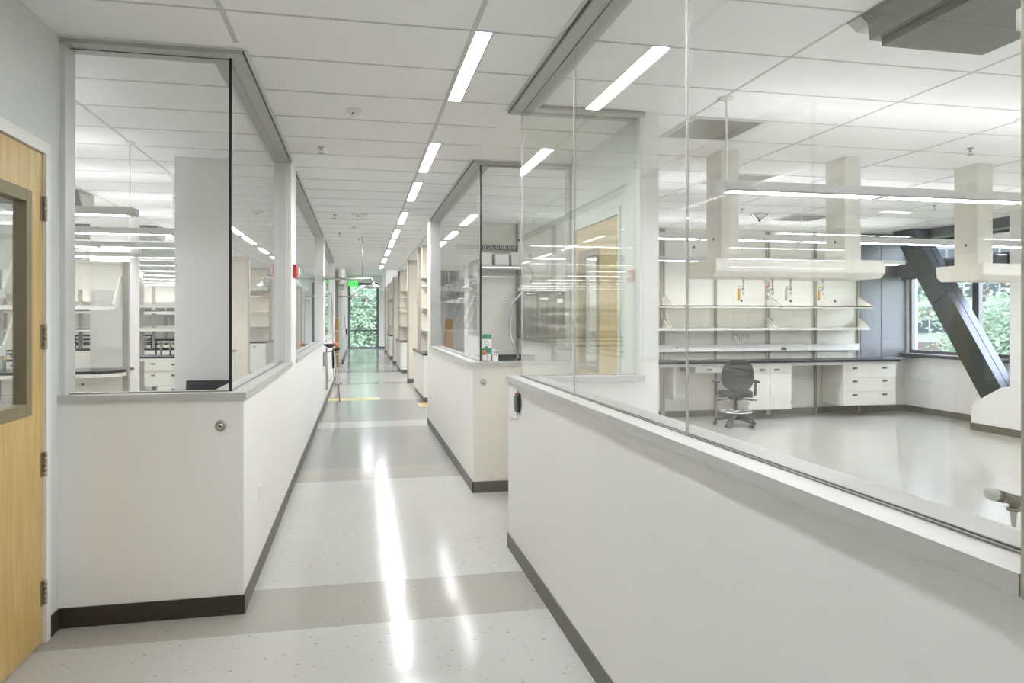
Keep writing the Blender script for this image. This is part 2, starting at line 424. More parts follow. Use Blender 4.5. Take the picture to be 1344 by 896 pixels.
def channelX(name, xo, xi, y0, y1, near, label):
    """metal ceiling channel along Y; xo = corridor side edge, xi = lab side edge; near=(xa,xb,ya,yb) leg across"""
    s = 1 if xi > xo else -1
    mb = MB()
    def bx(x0, x1, ya, yb, z0, z1, mi): mb.box(min(x0, x1), max(x0, x1), ya, yb, z0, z1, mi=mi)
    bx(xo-s*.02, xo, y0, y1, CE-.008, CE, 1)
    bx(xo, xo+s*.006, y0, y1, CE-.022, CE, 2)
    ym0, ym1 = y0, y1
    if near and near[4] > 0: ym0 = near[3]
    if near and near[4] < 0: ym1 = near[2]
    bx(xo+s*.006, xi, ym0, ym1, CE-.03, CE, 0)
    bx(xo+s*.085, xo+s*.091, min(ym0, y0+.085) if near else y0, max(ym1, y1-.085) if near else y1, CE-.034, CE-.03, 2)
    bx(xi, xi+s*.015, y0, y1, CE-.012, CE, 1)
    if near:
        xa, xb, ya, yb, d = near
        mb.box(xa, xb, ya-.02 if d > 0 else ya, ya if d > 0 else ya+.02, CE-.008, CE, mi=1)
        if s < 0: xb -= .006
        else: xa += .006
        mb.box(xa, xb, ya, yb, CE-.03, CE, mi=0)
        ga, gb = (xa, xo-.085) if s < 0 else (xo+.085, xb)
        mb.box(ga, gb, (ya+yb)/2-.003, (ya+yb)/2+.003, CE-.034, CE-.03, mi=2)
    struct(mb.build(name, ['alu', 'alu_light', 'alu_dark']), label, 'header')
channelX('trim_6', -.62, -.80, 4.20, 7.06, (-1.54, -.62, 4.20, 4.38, 1), 'grey metal ceiling channel over the glazing beside the wooden door')
channelX('trim_7', -.62, -.80, 7.55, 13.3, None, 'grey metal ceiling channel past the fire alarm')
channelX('trim_8', -.62, -.80, 14.0, 19.2, None, 'grey metal ceiling channel near the showers')
channelX('trim_9', 1.04, 1.22, 6.66, 10.9, (1.04, 2.0, 6.66, 6.84, 1), 'grey metal ceiling channel over the middle glazed corner')
channelX('trim_10', 1.04, 1.22, .95, 5.04, (1.04, 2.0, 4.86, 5.04, -1), 'grey metal ceiling channel over the long glazing')
# vertical metal jambs
struct(MB().box(-.80, -.66, 7.02, 7.04, 1.215, CE-.03).box(-1.54, -1.515, 4.22, 4.36, 1.215, CE-.03).build('trim_11', 'alu_light'), 'slim metal jambs closing the glazing beside the wooden door', 'jamb')
struct(MB().box(1.045, 1.20, 10.785, 10.80, 1.215, CE-.03).box(1.975, 2.0, 6.68, 6.82, 1.215, CE-.03).build('trim_12', 'alu'), 'slim metal jambs closing the middle glazing', 'jamb')
struct(MB().box(1.975, 2.0, 4.90, 5.02, 1.215, CE-.03).build('trim_13', 'alu_light'), 'slim metal jamb at the alcove end of the long glazing', 'jamb')
struct(MB().box(1.02, 1.24, .88, .951, 1.178, CE-.04, .003).build('trim_14', 'post_beige'), 'beige metal post where the long glazing ends', 'post')
# glass panes (each pane its own window part)
def panes(name, specs, m, label, joints=(), jm='alu'):
    r = thing(name, (specs[0][0], specs[0][2], 1.215), label, 'window'); r['kind'] = 'structure'
    for sx in specs:
        MB().box(*sx, 1.212, CE-.03).build('pane', m, r)
    for jx in joints:
        MB().box(*jx, 1.212, CE-.03).build('silicone_joint', jm, r)
    return r
GX, GL, GM = 1.122, -.70, 1.122
panes('window_1', [(-1.52, GL-.008, 4.274, 4.284), (GL-.005, GL+.005, 4.29, 5.745), (GL-.005, GL+.005, 5.755, 7.03)], 'glass', 'corner glazing beside the wooden door, looking into a bright laboratory',
      [(GL-.008, GL+.006, 4.271, 4.288)], 'black')
panes('window_2', [(GL-.005, GL+.005, 7.57, 10.4), (GL-.005, GL+.005, 10.41, 13.28)], 'glass', 'corridor glazing past the fire alarm')
panes('window_3', [(GL-.005, GL+.005, 14.02, 17.2), (GL-.005, GL+.005, 17.21, 19.18)], 'glass', 'corridor glazing beside the eyewash')
panes('window_4', [(GM+.008, 1.975, 6.735, 6.745), (GM-.005, GM+.005, 6.75, 8.245), (GM-.005, GM+.005, 8.255, 10.784)], 'glass', 'middle corner glazing in front of the grey cabinet',
      [(GM-.006, GM+.008, 6.732, 6.748)], 'black')
panes('window_5', [(GX-.005, GX+.005, .953, 2.342), (GX-.005, GX+.005, 2.352, 3.695), (GX-.005, GX+.005, 3.703, 4.965)], 'glass', 'long glazing looking into the laboratory with the office chair',
      [(GX-.004, GX+.004, 2.343, 2.351), (GX-.003, GX+.003, 3.695, 3.703)], 'alu')
panes('window_6', [(GX+.006, 1.975, 4.960, 4.972)], 'glass_green', 'greenish end pane of the long glazing in front of the far wooden door', [(GX-.004, GX+.005, 4.965, 4.973)], 'alu')

# slim glazing channel at the foot of the glass
for nme, bxs, lab in (('trim_20', [(GL-.012, GL+.012, 4.266, 7.02), (-1.515, GL-.012, 4.266, 4.290)], 'slim dark glazing channel at the foot of the glass beside the wooden door'),
                      ('trim_21', [(GL-.012, GL+.012, 7.57, 13.28)], 'slim dark glazing channel past the fire alarm'),
                      ('trim_22', [(GM-.012, GM+.012, 6.728, 10.78), (GM+.012, 1.972, 6.728, 6.752)], 'slim dark glazing channel of the middle glazed corner'),
                      ('trim_23', [(GX-.012, GX+.012, .955, 4.98), (GX+.012, 1.972, 4.955, 4.98)], 'slim dark glazing channel at the foot of the long glazing')):
    mb = MB()
    for q in bxs:
        along_y = (q[3]-q[2]) > (q[1]-q[0])
        if along_y: mb.box(q[0], q[0]+.005, q[2], q[3], 1.2155, 1.2195).box(q[1]-.005, q[1], q[2], q[3], 1.2155, 1.2195)
        else: mb.box(q[0], q[1], q[2], q[2]+.005, 1.2155, 1.2195).box(q[0], q[1], q[3]-.005, q[3], 1.2155, 1.2195)
    struct(mb.build(nme, 'steel_dark'), lab, 'glazing channel')

# ------------------------------------------------------------------ doors
def door(name, X, s, y0, y1, lite, label, hy, hz):
    """leaf in plane x=X facing direction s (+1 faces +x)"""
    d = thing(name, (X, (y0+y1)/2, 0), label, 'door'); d['kind'] = 'structure'
    xo, xi = X, X-s*.045
    a, b = min(xo, xi), max(xo, xi)
    ya, yb, za, zb = lite
    mb = MB(); mb.box(a, b, y0, ya, .01, 2.44).box(a, b, yb, y1, .01, 2.44).box(a, b, ya, yb, .01, za).box(a, b, ya, yb, zb, 2.44)
    mb.build('door_leaf', 'maple', d)
    fa, fb = a-.008, b+.008; w = .05
    mb = MB(); mb.box(fa, fb, ya-.01, ya+w, za-.01, zb+.01, .003).box(fa, fb, yb-w, yb+.01, za-.01, zb+.01, .003).box(fa, fb, ya+w, yb-w, za-.01, za+w, .003).box(fa, fb, ya+w, yb-w, zb-w, zb+.01, .003)
    mb.build('vision_frame', 'door_frame_olive', d)
    MB().box((a+b)/2-.003, (a+b)/2+.003, ya+w-.005, yb-w+.005, za+w-.005, zb-w+.005).build('door_glass', 'glass_clear', d)
    for z in hz:
        mb = MB(); k = X+s*.012
        for q in range(5): mb.cyl((k, hy, z-.06+q*.0245), (k, hy, z-.06+q*.0245+.0225), .009, seg=12)
        mb.box(min(X, X+s*.004), max(X, X+s*.004), hy-.03, hy-.004, z-.06, z+.06).box(min(X, X+s*.004), max(X, X+s*.004), hy+.004, hy+.022, z-.06, z+.06)
        mb.build('hinge', 'brass_hinge', d)
    return d
door('door_1', -1.545, 1, 3.0, 4.018, (3.10, 3.875, 1.165, 2.225), 'maple door with a tall glazed panel beside the dark skirting', 4.022, (.255, .894, 1.529, 2.168))
door('door_2', 2.005, -1, 5.40, 6.56, (5.90, 6.46, 1.165, 2.225), 'maple door with glazed panel seen through the greenish end pane', 5.396, (.27, .90, 1.524, 2.184))
def door_frame(name, X, s, y0, y1, label):
    mb = MB(); t = .055
    xa, xb = (X-.13, X+.012) if s > 0 else (X-.012, X+.13)
    mb.box(xa, xb, y0-t, y0-.003, 0, 2.50).box(xa, xb, y1+.003, y1+t, 0, 2.50).box(xa, xb, y0-.003, y1+.003, 2.443, 2.50)
    struct(mb.build(name, 'case_white'), label, 'door frame')
door_frame('trim_15', -1.54, 1, 3.0, 4.02, 'white metal frame around the near wooden door')
door_frame('trim_16', 2.0, -1, 5.40, 6.56, 'white metal frame around the far wooden door')

# ------------------------------------------------------------------ wall bits
def wall_stop(x, y, z, label):
    t = thing('wall_stop', (x, y, z), label, 'wall stop', )
    MB().lathe([(.031, 0), (.031, -.006), (.027, -.012), (.020, -.014), (.018, -.010)], (x, y, z), 28, 'y').build('flange', 'steel', t)
    MB().lathe([(.015, -.008), (.015, -.016), (.012, -.022), (.004, -.022)], (x, y, z), 20, 'y').build('bumper', 'chrome', t)
    MB().lathe([(.006, -.021), (.0055, -.0235)], (x, y, z), 12, 'y').build('keyhole', 'black', t)
wall_stop(-.737, 4.20, 1.035, 'round steel wall fitting on the low wall beside the wooden door')
wall_stop(1.135, 6.66, 1.025, 'round steel wall fitting on the middle partition')
t = thing('card_reader', (1.04, 4.86, .95), 'black curved card reader on a white wall plate below the long glazing', 'card reader')
MB().box(1.034, 1.04, 4.735, 4.985, .94, 1.145, .002).build('wall_plate', 'white_plastic', t)
MB().box(1.028, 1.034, 4.735, 4.85, 1.03, 1.135, .002).build('label_plate', 'white_plastic', t)
MB().prism([(4.62, 1.005), (4.67, .998), (4.70, 1.005), (4.70, 1.122), (4.67, 1.13), (4.62, 1.122)], 'x', 1.016, 1.034, .004).build('reader_body', 'black', t)
MB().prism([(4.70, 1.003), (4.715, 1.02), (4.72, 1.065), (4.715, 1.11), (4.70, 1.124)], 'x', 1.014, 1.034).box(1.0135, 1.016, 4.64, 4.70, 1.01, 1.115).build('side_cover', 'grey_box', t)
MB().box(1.011, 1.014, 4.685, 4.705, 1.116, 1.122).build('indicator_light', 'led_red', t)
t = thing('fire_alarm', (-.62, 7.3, 2.03), 'red fire alarm strobe on the corridor wall', 'fire alarm')
MB().box(-.62, -.585, 7.22, 7.37, 2.01, 2.14, .008).build('housing', 'red', t)
MB().box(-.585, -.56, 7.27, 7.32, 2.05, 2.11, .006).build('strobe_lens', 'white_plastic', t)
t = thing('wall_outlet', (-.62, 4.83, .46), 'white blank plate low on the corridor wall', 'outlet')
MB().box(-.62, -.613, 4.79, 4.87, .445, .565, .002).build('cover_plate', 'white_plastic', t)
MB().box(-.613, -.611, 4.815, 4.845, .47, .54).build('insert', 'case_white', t)

# ------------------------------------------------------------------ ceiling lights
def strip(y0, i, label):
    t = thing('ceiling_light', (.63, y0+.6, CE-.01), label, 'ceiling light', 'recessed strip lights of the corridor')
    x0, x1 = .592, .672
    mb = MB(); mb.box(x0-.006, x0, y0-.006, y0+1.206, CE-.006, CE).box(x1, x1+.012, y0-.006, y0+1.206, CE-.006, CE).box(x0, x1, y0-.006, y0, CE-.006, CE).box(x0, x1, y0+1.2, y0+1.206, CE-.006, CE)
    mb.build('frame', 'alu_light', t)
    MB().box(x0, x1, y0, y0+1.2, CE-.004, CE-.001).build('diffuser', 'lamp', t)
    return t
LY = [1.24, 3.68, 6.10, 7.92, 10.2, 12.25, 13.85, 15.95, 18.1, 20.45, -1.2]  # first and last are out of view, added for their light
RAISED_FILL = [24.0, 27.0, 30.0, 33.0]  # added lamps, hidden by the lower ceiling, to brighten the dark raised zone
nm = ['unseen strip light added above the viewer', 'large strip light beside the end of the long glazing channel', 'strip light level with the middle glazed corner', 'strip light just past the corner of the middle channel',
      'strip light level with the far end of the middle channel', 'strip light over the first yellow floor line', 'strip light before the emergency shower drop rod', 'strip light beyond the emergency shower drop rod',
      'second last strip light before the ceiling step', 'last small strip light before the ceiling step', 'unseen strip light added behind the viewer']
for i, y in enumerate(LY): strip(y, i, nm[i] + ', white lit diffuser')
for i, y in enumerate(RAISED_FILL):
    t = thing('ceiling_light', (.35, y+.6, 3.96), 'added fill light hidden in the raised ceiling before the end window, %s' % ['one', 'two', 'three', 'four'][i], 'ceiling light', 'added fill lights of the raised ceiling')
    MB().box(.10, .60, y, y+1.2, 3.955, 3.979).build('housing', 'alu_light', t); MB().box(.12, .58, y+.02, y+1.18, 3.950, 3.955).build('diffuser', 'raised', t)
def pendant(x0, y, n, sgn, label, group, z=2.47):
    """suspended linear fixture from x0 running sgn*x; n modules of 1.2 m"""
    t = thing('pendant_light', (x0, y, z), label, 'pendant light', group)
    L = 1.2*n+.06
    a, b = (x0, x0+L) if sgn > 0 else (x0-L, x0)
    hw = .085
    mb = MB(); mb.box(a, b, y-hw, y-hw+.004, z, z+.062).box(a, b, y+hw-.004, y+hw, z, z+.062).box(a, a+.004, y-hw, y+hw, z, z+.062).box(b-.004, b, y-hw, y+hw, z, z+.062)
    mb.box(a, b, y-hw, y-.05, z, z+.004).box(a, b, y+.05, y+hw, z, z+.004)
    for k in range(n+1):
        xc = a+.03+1.2*k; mb.box(xc-.035 if 0 < k < n else xc-.03, xc+.035 if 0 < k < n else xc+.03, y-.05, y+.05, z, z+.004)
    mb.box(a, b, y-hw, y+hw, z+.040, z+.044)
    mb.build('housing', 'alu_light', t)
    for k in range(n):
        MB().box(a+.065+1.2*k, a+.03+1.2*(k+1)-.035, y-.05, y+.05, z+.001, z+.003).build('diffuser', 'pend' if sgn > 0 else 'pend_left', t)
    MB().box(a+.06, b-.06, y-.06, y+.06, z+.0445, z+.047).build('uplight_lens', 'uplight' if sgn > 0 else 'uplight_left', t)
    for k in range(0, n+1, 2 if n > 2 else n):
        xc = min(max(a+.05+1.2*k, a+.05), b-.05)
        if k >= 0:
            MB().tube([(xc, y, z+.05), (xc, y, z+.09), (xc+.004, y, z+.3), (xc-.002, y, CE)], .004 if k else .007, 8).build('cable', 'white_plastic', t)
            MB().lathe([(.05, 0), (.045, -.012), (.012, -.022), (.008, -.05)], (xc, y, CE), 20).build('ceiling_canopy', 'white_plastic', t)
    return t
for y, l in ((4.45, 'suspended white linear light running just inside the long glazing'), (7.2, 'suspended linear light behind the overhead carrier columns'), (9.95, 'suspended linear light nearest the panelled bench wall')):
    pendant(2.36, y, 5, 1, l, 'linear pendants of the laboratory with the office chair')
pendant(1.9, 1.7, 5, 1, 'suspended linear light above the valve end of the laboratory', 'linear pendants of the laboratory with the office chair')
pendant(1.9, -1.0, 5, 1, 'unseen linear light added behind the valve end of the laboratory', 'linear pendants of the laboratory with the office chair')  # extra row added out of view to brighten the laboratory ceiling
ROWS = [3.6, 5.1, 6.60, 8.05, 9.55, 11.05, 12.6, 14.1, 15.6, 17.1, 18.6, 20.1, 21.6, 24.4, 27.4, 30.6, 34.0, 37.4]  # rows past the ceiling step added to brighten the dark far end
for i, y in enumerate(ROWS):
    w = ['first', 'second', 'third', 'fourth', 'fifth', 'sixth', 'seventh', 'eighth', 'ninth', 'tenth', 'eleventh', 'twelfth', 'thirteenth', 'added fourteenth', 'added fifteenth', 'added sixteenth', 'added seventeenth', 'added last'][i]
    lab = 'suspended linear light, %s row from the wooden door, in the laboratory behind the corner glazing' % w
    pendant(-1.83, y, 4, -1, lab, 'linear pendants of the laboratory behind the corner glazing', 2.48)
for i, y in enumerate((12.6, 17.3, 20.5, 25.2, 28.2, 33.4, 37.5)):
    pendant(2.0, y, 3, 1, 'suspended linear light over the far bench bays, number %s along' % ['one', 'two', 'three', 'four', 'five', 'six', 'seven'][i], 'linear pendants of the far bays')

# ceiling devices
def sprinkler(x, y, label):
    t = thing('sprinkler', (x, y, CE-.05), label, 'sprinkler', 'ceiling sprinklers')
    MB().lathe([(.028, CE), (.028, CE-.006), (.012, CE-.012), (.009, CE-.03)], (x, y, 0), 16).build('escutcheon', 'steel', t)
    MB().tube([(x-.012, y, CE-.028), (x-.014, y, CE-.045), (x, y, CE-.056), (x+.014, y, CE-.045), (x+.012, y, CE-.028)], .003, 6).build('frame_arms', 'steel', t)
    MB().lathe([(.026, CE-.056), (.026, CE-.059), (.005, CE-.062)], (x, y, 0), 14).build('deflector', 'steel', t)
sprinkler(-.32, 6.45, 'steel ceiling sprinkler between the two corridor smoke detectors')
sprinkler(-.336, 10.6, 'steel ceiling sprinkler beside the oval corridor detector')
sprinkler(-.32, 12.9, 'small far corridor ceiling sprinkler')
sprinkler(5.2, 5.33, 'steel sprinkler in the laboratory ceiling ahead of the third carrier column')
sprinkler(7.35, 8.1, 'steel sprinkler in the laboratory ceiling near the diagonal brace')
sprinkler(5.05, 8.9, 'steel sprinkler beside the laboratory ceiling sensor')
sprinkler(-2.2, 9.5, 'steel sprinkler in the ceiling near the white wall return')
def smoke(x, y, r, label, name='smoke_detector', cat='smoke detector'):
    t = thing(name, (x, y, CE-.04), label, cat)
    MB().lathe([(r, CE), (r, CE-.012), (r*.85, CE-.02)], (x, y, 0), 28).build('base_ring', 'white_plastic', t)
    MB().lathe([(r*.6, CE-.018), (r*.6, CE-.03), (r*.35, CE-.05), (r*.1, CE-.05)], (x, y, 0), 24).build('sensor_head', 'white_plastic', t)
    MB().box(x-r*.3, x-r*.12, y-r*.62, y-r*.5, CE-.04, CE-.028).build('sensor_slot', 'black', t)
smoke(-.03, 5.25, .055, 'round white smoke detector beside the long strip light')
smoke(.01, 10.5, .11, 'wide white ceiling detector halfway down the corridor')
smoke(-.07, 11.85, .05, 'small white ceiling sensor beyond the wide corridor detector')
smoke(.02, 13.6, .05, 'tiny white ceiling sensor above the yellow line')
t = thing('occupancy_sensor', (5.55, 9.3, CE-.1), 'conical silver ceiling sensor in the laboratory', 'sensor')
MB().lathe([(.12, CE-.001), (.115, CE-.02), (.05, CE-.075), (.02, CE-.085)], (5.55, 9.3, 0), 24).build('cone', 'chrome', t)
MB().lathe([(.022, CE-.083), (.018, CE-.1), (.004, CE-.108)], (5.55, 9.3, 0), 16).build('lens', 'dark_plastic', t)
def diffuser(x0, x1, y0, y1, label):
    t = thing('ceiling_diffuser', ((x0+x1)/2, (y0+y1)/2, CE-.01), label, 'air diffuser', 'perforated ceiling diffusers')
    mb = MB(); w = .02
    mb.box(x0, x1, y0, y0+w, CE-.01, CE).box(x0, x1, y1-w, y1, CE-.01, CE).box(x0, x0+w, y0+w, y1-w, CE-.01, CE).box(x1-w, x1, y0+w, y1-w, CE-.01, CE)
    mb.build('frame', 'alu_light', t)
    MB().box(x0+w, x1-w, y0+w, y1-w, CE-.006, CE-.001).build('perforated_plate', 'perforated', t)
diffuser(2.41, 2.99, 4.91, 5.50, 'square perforated metal diffuser flush in the ceiling just inside the long glazing')
diffuser(3.64, 4.22, 6.74, 7.33, 'square perforated metal diffuser in the ceiling behind the first carrier column')
diffuser(6.08, 6.66, 9.2, 9.8, 'square perforated metal diffuser near the panelled bench wall')
def beam(x0, x1, y0, y1, label, h=.165):
    """galvanised hood hanging under the ceiling with rolled flange"""
    t = thing('exhaust_canopy', ((x0+x1)/2, (y0+y1)/2, CE-h), label, 'exhaust canopy', 'galvanised canopies under the ceiling')
    MB().box(x0, x1, y0, y1, CE-.012, CE-.001).build('ceiling_flange', 'galv', t)
    s = .06
    MB().prism([(x0+.02, CE-.012), (x0+.04, CE-.05), (x0+.05, CE-.125), (x1-.05, CE-.125), (x1-.04, CE-.05), (x1-.02, CE-.012)], 'y', y0+.06, y1-.10).build('tray', 'galv', t)
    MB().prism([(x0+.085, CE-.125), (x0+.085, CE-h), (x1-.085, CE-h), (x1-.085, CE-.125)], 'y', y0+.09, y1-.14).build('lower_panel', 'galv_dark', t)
    MB().prism([(x0+.0, CE-.012), (x0+.05, CE-.05), (x1-.05, CE-.05), (x1, CE-.012)], 'y', y1-.1, y1-.005).build('end_fin', 'steel', t)
beam(2.385, 3.13, 1.2, 3.19, 'large galvanised steel canopy under the ceiling at the valve end')
def canopyL(x, y0, label):
    t = thing('exhaust_canopy', (x-.6, y0+.2, CE-.26), label, 'exhaust canopy', 'galvanised canopies under the ceiling')
    prof = [(y0, CE-.004), (y0+.49, CE-.004), (y0+.485, CE-.08), (y0+.43, CE-.17), (y0+.34, CE-.225), (y0+.24, CE-.235), (y0+.13, CE-.20), (y0+.05, CE-.12)]
    MB().prism(prof, 'x', x-.012, x).build('end_plate', 'steel', t)
    MB().prism([(p[0]*.96+(y0+.245)*.04, p[1]-.001 if p[1] > CE-.05 else p[1]+.01) for p in prof], 'x', x-1.3, x-.012).build('body', 'galv', t)
    MB().box(x-.16, x-.13, y0-.006, y0+.06, CE-.17, CE-.03).build('damper_slot', 'black', t)
canopyL(-3.13, 9.13, 'rounded galvanised hood on the ceiling above the first laboratory bench')
canopyL(-3.12, 12.4, 'rounded galvanised hood on the ceiling above the bench behind the white column')
canopyL(-3.12, 15.9, 'rounded galvanised hood on the ceiling farther back in the laboratory')

# ------------------------------------------------------------------ overhead service carriers (lab)
def carrier(x0, x1, cols, taps, label):
    t = thing('overhead_service_carrier', ((x0+x1)/2, 5.96, 1.98), label, 'service carrier', 'overhead service carriers')
    y0, y1 = 5.68, 6.24
    MB().prism([(y0, 2.03), (y0, 2.136), (y1, 2.136), (y1, 2.03), (y1-.06, 1.984), (y0+.06, 1.984)], 'x', x0, x1, .004).build('service_panel', 'case', t)
    for cx in cols:
        c = MB().box(cx, cx+.165, 5.82, 6.10, 2.136, CE-.001).build('column', 'case', t)
        MB().box(cx-.002, cx+.001, 5.845, 6.075, 2.25, 2.93).build('access_panel', 'case_line', c)
        MB().lathe([(.014, -.003), (.014, .002)], (cx, 5.96, 2.33), 16, 'x').build('knockout', 'black', c)
    return t
carrier(2.98, 4.64, (3.105, 4.33), None, 'cream overhead carrier on two columns, above the chair side of the laboratory')
carrier(5.68, 7.5, (5.764, 7.15), None, 'cream overhead carrier beside the diagonal brace')
def tap(x, y, ztop, disc, tagc, label):
    t = thing('gas_tap', (x, y, ztop-.18), label, 'gas tap', 'taps hanging under the service carriers')
    MB().cyl((x, y, ztop), (x, y, ztop-.012), .022).cyl((x, y, ztop-.012), (x, y, ztop-.11), .009).cyl((x, y, ztop-.1), (x, y, ztop-.15), .013, .009).build('stem', 'chrome', t)
    MB().cyl((x, y, ztop-.085), (x-.045, y-.012, ztop-.092), .011).cyl((x-.042, y-.012, ztop-.075), (x-.048, y-.012, ztop-.11), .014).build('valve_body', 'chrome', t)
    if disc: MB().cyl((x-.052, y-.012, ztop-.083), (x-.066, y-.016, ztop-.075), .011).build('index_button', disc, t)
    MB().cyl((x-.048, y-.012, ztop-.11), (x-.052, y-.012, ztop-.20), .013, .012).build('nozzle', tagc, t)
tap(3.36, 5.9, 1.984, None, 'yellow', 'hanging gas tap with a yellow sleeve, first along the carrier above the chair')
tap(3.65, 5.9, 1.984, 'orange', 'chrome', 'hanging chrome tap with an orange button')
tap(3.83, 5.9, 1.984, None, 'nozzle_grey', 'hanging tap with a grey sleeve')
tap(4.16, 5.9, 1.984, 'yellow_disc', 'yellow', 'hanging tap with yellow button and yellow sleeve')
tap(5.95, 5.9, 1.984, None, 'steel', 'hanging steel tap in front of the street trees')

# ------------------------------------------------------------------ right lab bench
YW = 11.088
for (x, n) in UPX:
    t = tag(MB().box(x-.016 if n == 1 else x-.035, x+.016 if n == 1 else x+.035, YW-.04, YW, .0, CE-.01)
            .box(x-.004, x+.004, YW-.042, YW-.04, .1, CE-.02, mi=1).build('wall_upright', ['upright', 'alu_dark']),
            'slotted metal upright %s' % {2.42: 'above the grey equipment cabinet', 3.02: 'between the grey equipment cabinet and the alcove', 3.95: 'behind the white alcove wall', 4.86: 'at the knee space beside the alcove', 5.80: 'behind the office chair', 6.76: 'above the two door cabinet', 7.66: 'above the open knee space with the outlet', 8.50: 'at the dark end panel'}[x], 'upright', 'slotted uprights of the panelled wall')
def shelf(x0, x1, z, d, label, group):
    t = thing('wall_shelf', ((x0+x1)/2, YW-.2, z), label, 'shelf', group)
    MB().box(x0, x1, YW-d, YW-.04, z-.018, z, 0).box(x0, x1, YW-d, YW-d+.018, z-.035, z).build('board', 'case', t)
    for xx in (x0+.004, x1-.02):
        MB().prism([(YW-.045, z), (YW-.045, z+.16), (YW-.08, z+.16), (YW-d+.02, z+.012), (YW-d+.02, z)], 'x', xx, xx+.016).build('end_bracket', 'case', t)
G1, G2 = 'upper shelves on the panelled wall', 'lower shelves on the panelled wall'
for z, d, g, nm_ in ((1.83, .40, G1, 'upper'), (1.465, .32, G2, 'lower')):
    for x0, x1, w in ((3.06, 4.86, 'nearest the alcove'), (4.88, 6.75, 'above the office chair'), (6.78, 8.49, 'by the dark end panel')):
        shelf(x0, x1, z, d, 'cream %s wall shelf %s' % (nm_, w), g)
tag(MB().box(1.2, 8.80, 10.42, 11.06, .915, .95, .004).build('worktop', 'black_top'), 'long black worktop along the panelled wall', 'worktop')
tag(MB().box(3.0, 8.78, 10.47, 10.49, .865, .914).box(3.0, 8.78, 11.02, 11.04, .865, .914).build('apron_rail', 'case'), 'white rail under the front of the black worktop', 'rail')
tag(MB().box(1.22, 2.7, 11.03, 11.07, .951, 1.06, .004).build('backsplash', 'black_top'), 'black backsplash behind the bottles under the grey cabinet', 'backsplash')
def handle(mb, x, y, z): mb.box(x-.045, x+.045, y-.006, y, z-.016, z+.016).box(x-.04, x+.04, y-.018, y-.006, z+.004, z+.014)
def hobj(x, y, z, parent, m='handle'):
    mb = MB(); handle(mb, x, y, z); mb.build('handle', m, parent)
# two door cabinet
t = thing('base_cabinet', (6.7, 10.75, 0), 'white two door cabinet under the worktop beside the office chair', 'cabinet')
MB().box(6.05, 6.83, 10.50, 11.03, .16, .864).build('body', 'case', t)
for x0, x1, hx in ((6.055, 6.436, 6.30), (6.444, 6.825, 6.56)):
    d = MB().box(x0, x1, 10.478, 10.498, .17, .86, .002).build('door', 'case', t); hobj(hx, 10.478, .80, d)
    MB().box(x1-.02 if hx > 6.4 else x0, x1+.006 if hx > 6.4 else x0+.02, 10.474, 10.50, .25, .30).build('hinge', 'steel', d)
# knee drawers
t = thing('knee_drawer_unit', (5.6, 10.75, .77), 'slim two drawer knee unit under the worktop behind the office chair', 'drawer unit')
MB().box(5.15, 6.03, 10.50, 11.02, .765, .864).build('body', 'case', t)
for x0, x1 in ((5.155, 5.62), (5.63, 6.025)):
    d = MB().box(x0, x1, 10.478, 10.498, .77, .86, .002).build('drawer', 'case', t); hobj((x0+x1)/2, 10.478, .815, d)
# hanging drawer unit
t = thing('drawer_unit', (8.3, 10.75, .19), 'white hanging unit of three wide drawers at the window end of the worktop', 'drawer unit')
MB().box(7.76, 8.76, 10.50, 11.03, .19, .864).build('body', 'case', t)
for z0, z1 in ((.65, .86), (.425, .645), (.195, .42)):
    d = MB().box(7.765, 8.755, 10.478, 10.498, z0, z1, .002).build('drawer', 'case', t)
    hobj(7.98, 10.478, z1-.055, d); hobj(8.54, 10.478, z1-.055, d)
# left cabinet (behind the middle block, mostly hidden)
t = thing('base_cabinet', (1.9, 10.75, 0), 'white base cabinet under the worktop below the grey equipment cabinet', 'cabinet')
MB().box(1.22, 2.9, 10.50, 11.03, .1, .864).build('body', 'case', t)
for x0, x1 in ((1.225, 2.055), (2.065, 2.895)):
    d = MB().box(x0, x1, 10.478, 10.498, .11, .86, .002).build('door', 'case', t); hobj((x0+x1)/2, 10.478, .80, d)
t = thing('bench_support', (4.95, 10.95, 0), 'cream vertical bracket under the worktop at the knee space', 'bracket')
MB().box(4.90, 4.94, 10.75, 11.04, .33, .864).box(4.97, 5.0, 10.80, 11.04, .33, .864).build('bracket', 'case', t)
# power raceway
t = thing('power_raceway', (6, 11.05, 1.06), 'long white power raceway above the black worktop', 'raceway')
MB().box(3.0, 8.48, 11.0, 11.047, 1.075, 1.19, .004).build('channel', 'case_white', t)
for x in (5.55, 5.95, 6.85, 7.30, 7.80, 8.30):
    p = MB().box(x-.06, x+.06, 10.996, 11.0, 1.10, 1.165, .001).build('receptacle', 'white_plastic', t)
    MB().box(x-.03, x-.024, 10.994, 10.996, 1.125, 1.14).box(x+.024, x+.03, 10.994, 10.996, 1.125, 1.14).build('slots', 'dark_plastic', p)
MB().cyl((5.08, 10.999, 1.15), (5.08, 10.994, 1.15), .014).build('knockout', 'black', t)
t = thing('control_box', (7.02, 10.99, 1.09), 'small black control box with a red display on the raceway', 'control box')
MB().box(6.965, 7.03, 10.97, 10.996, 1.095, 1.135, .003).build('body', 'black', t)
MB().box(6.98, 7.01, 10.967, 10.970, 1.105, 1.125).build('display', 'red', t)
MB().box(7.045, 7.06, 10.98, 10.996, 1.095, 1.13).build('plug', 'blue', t)
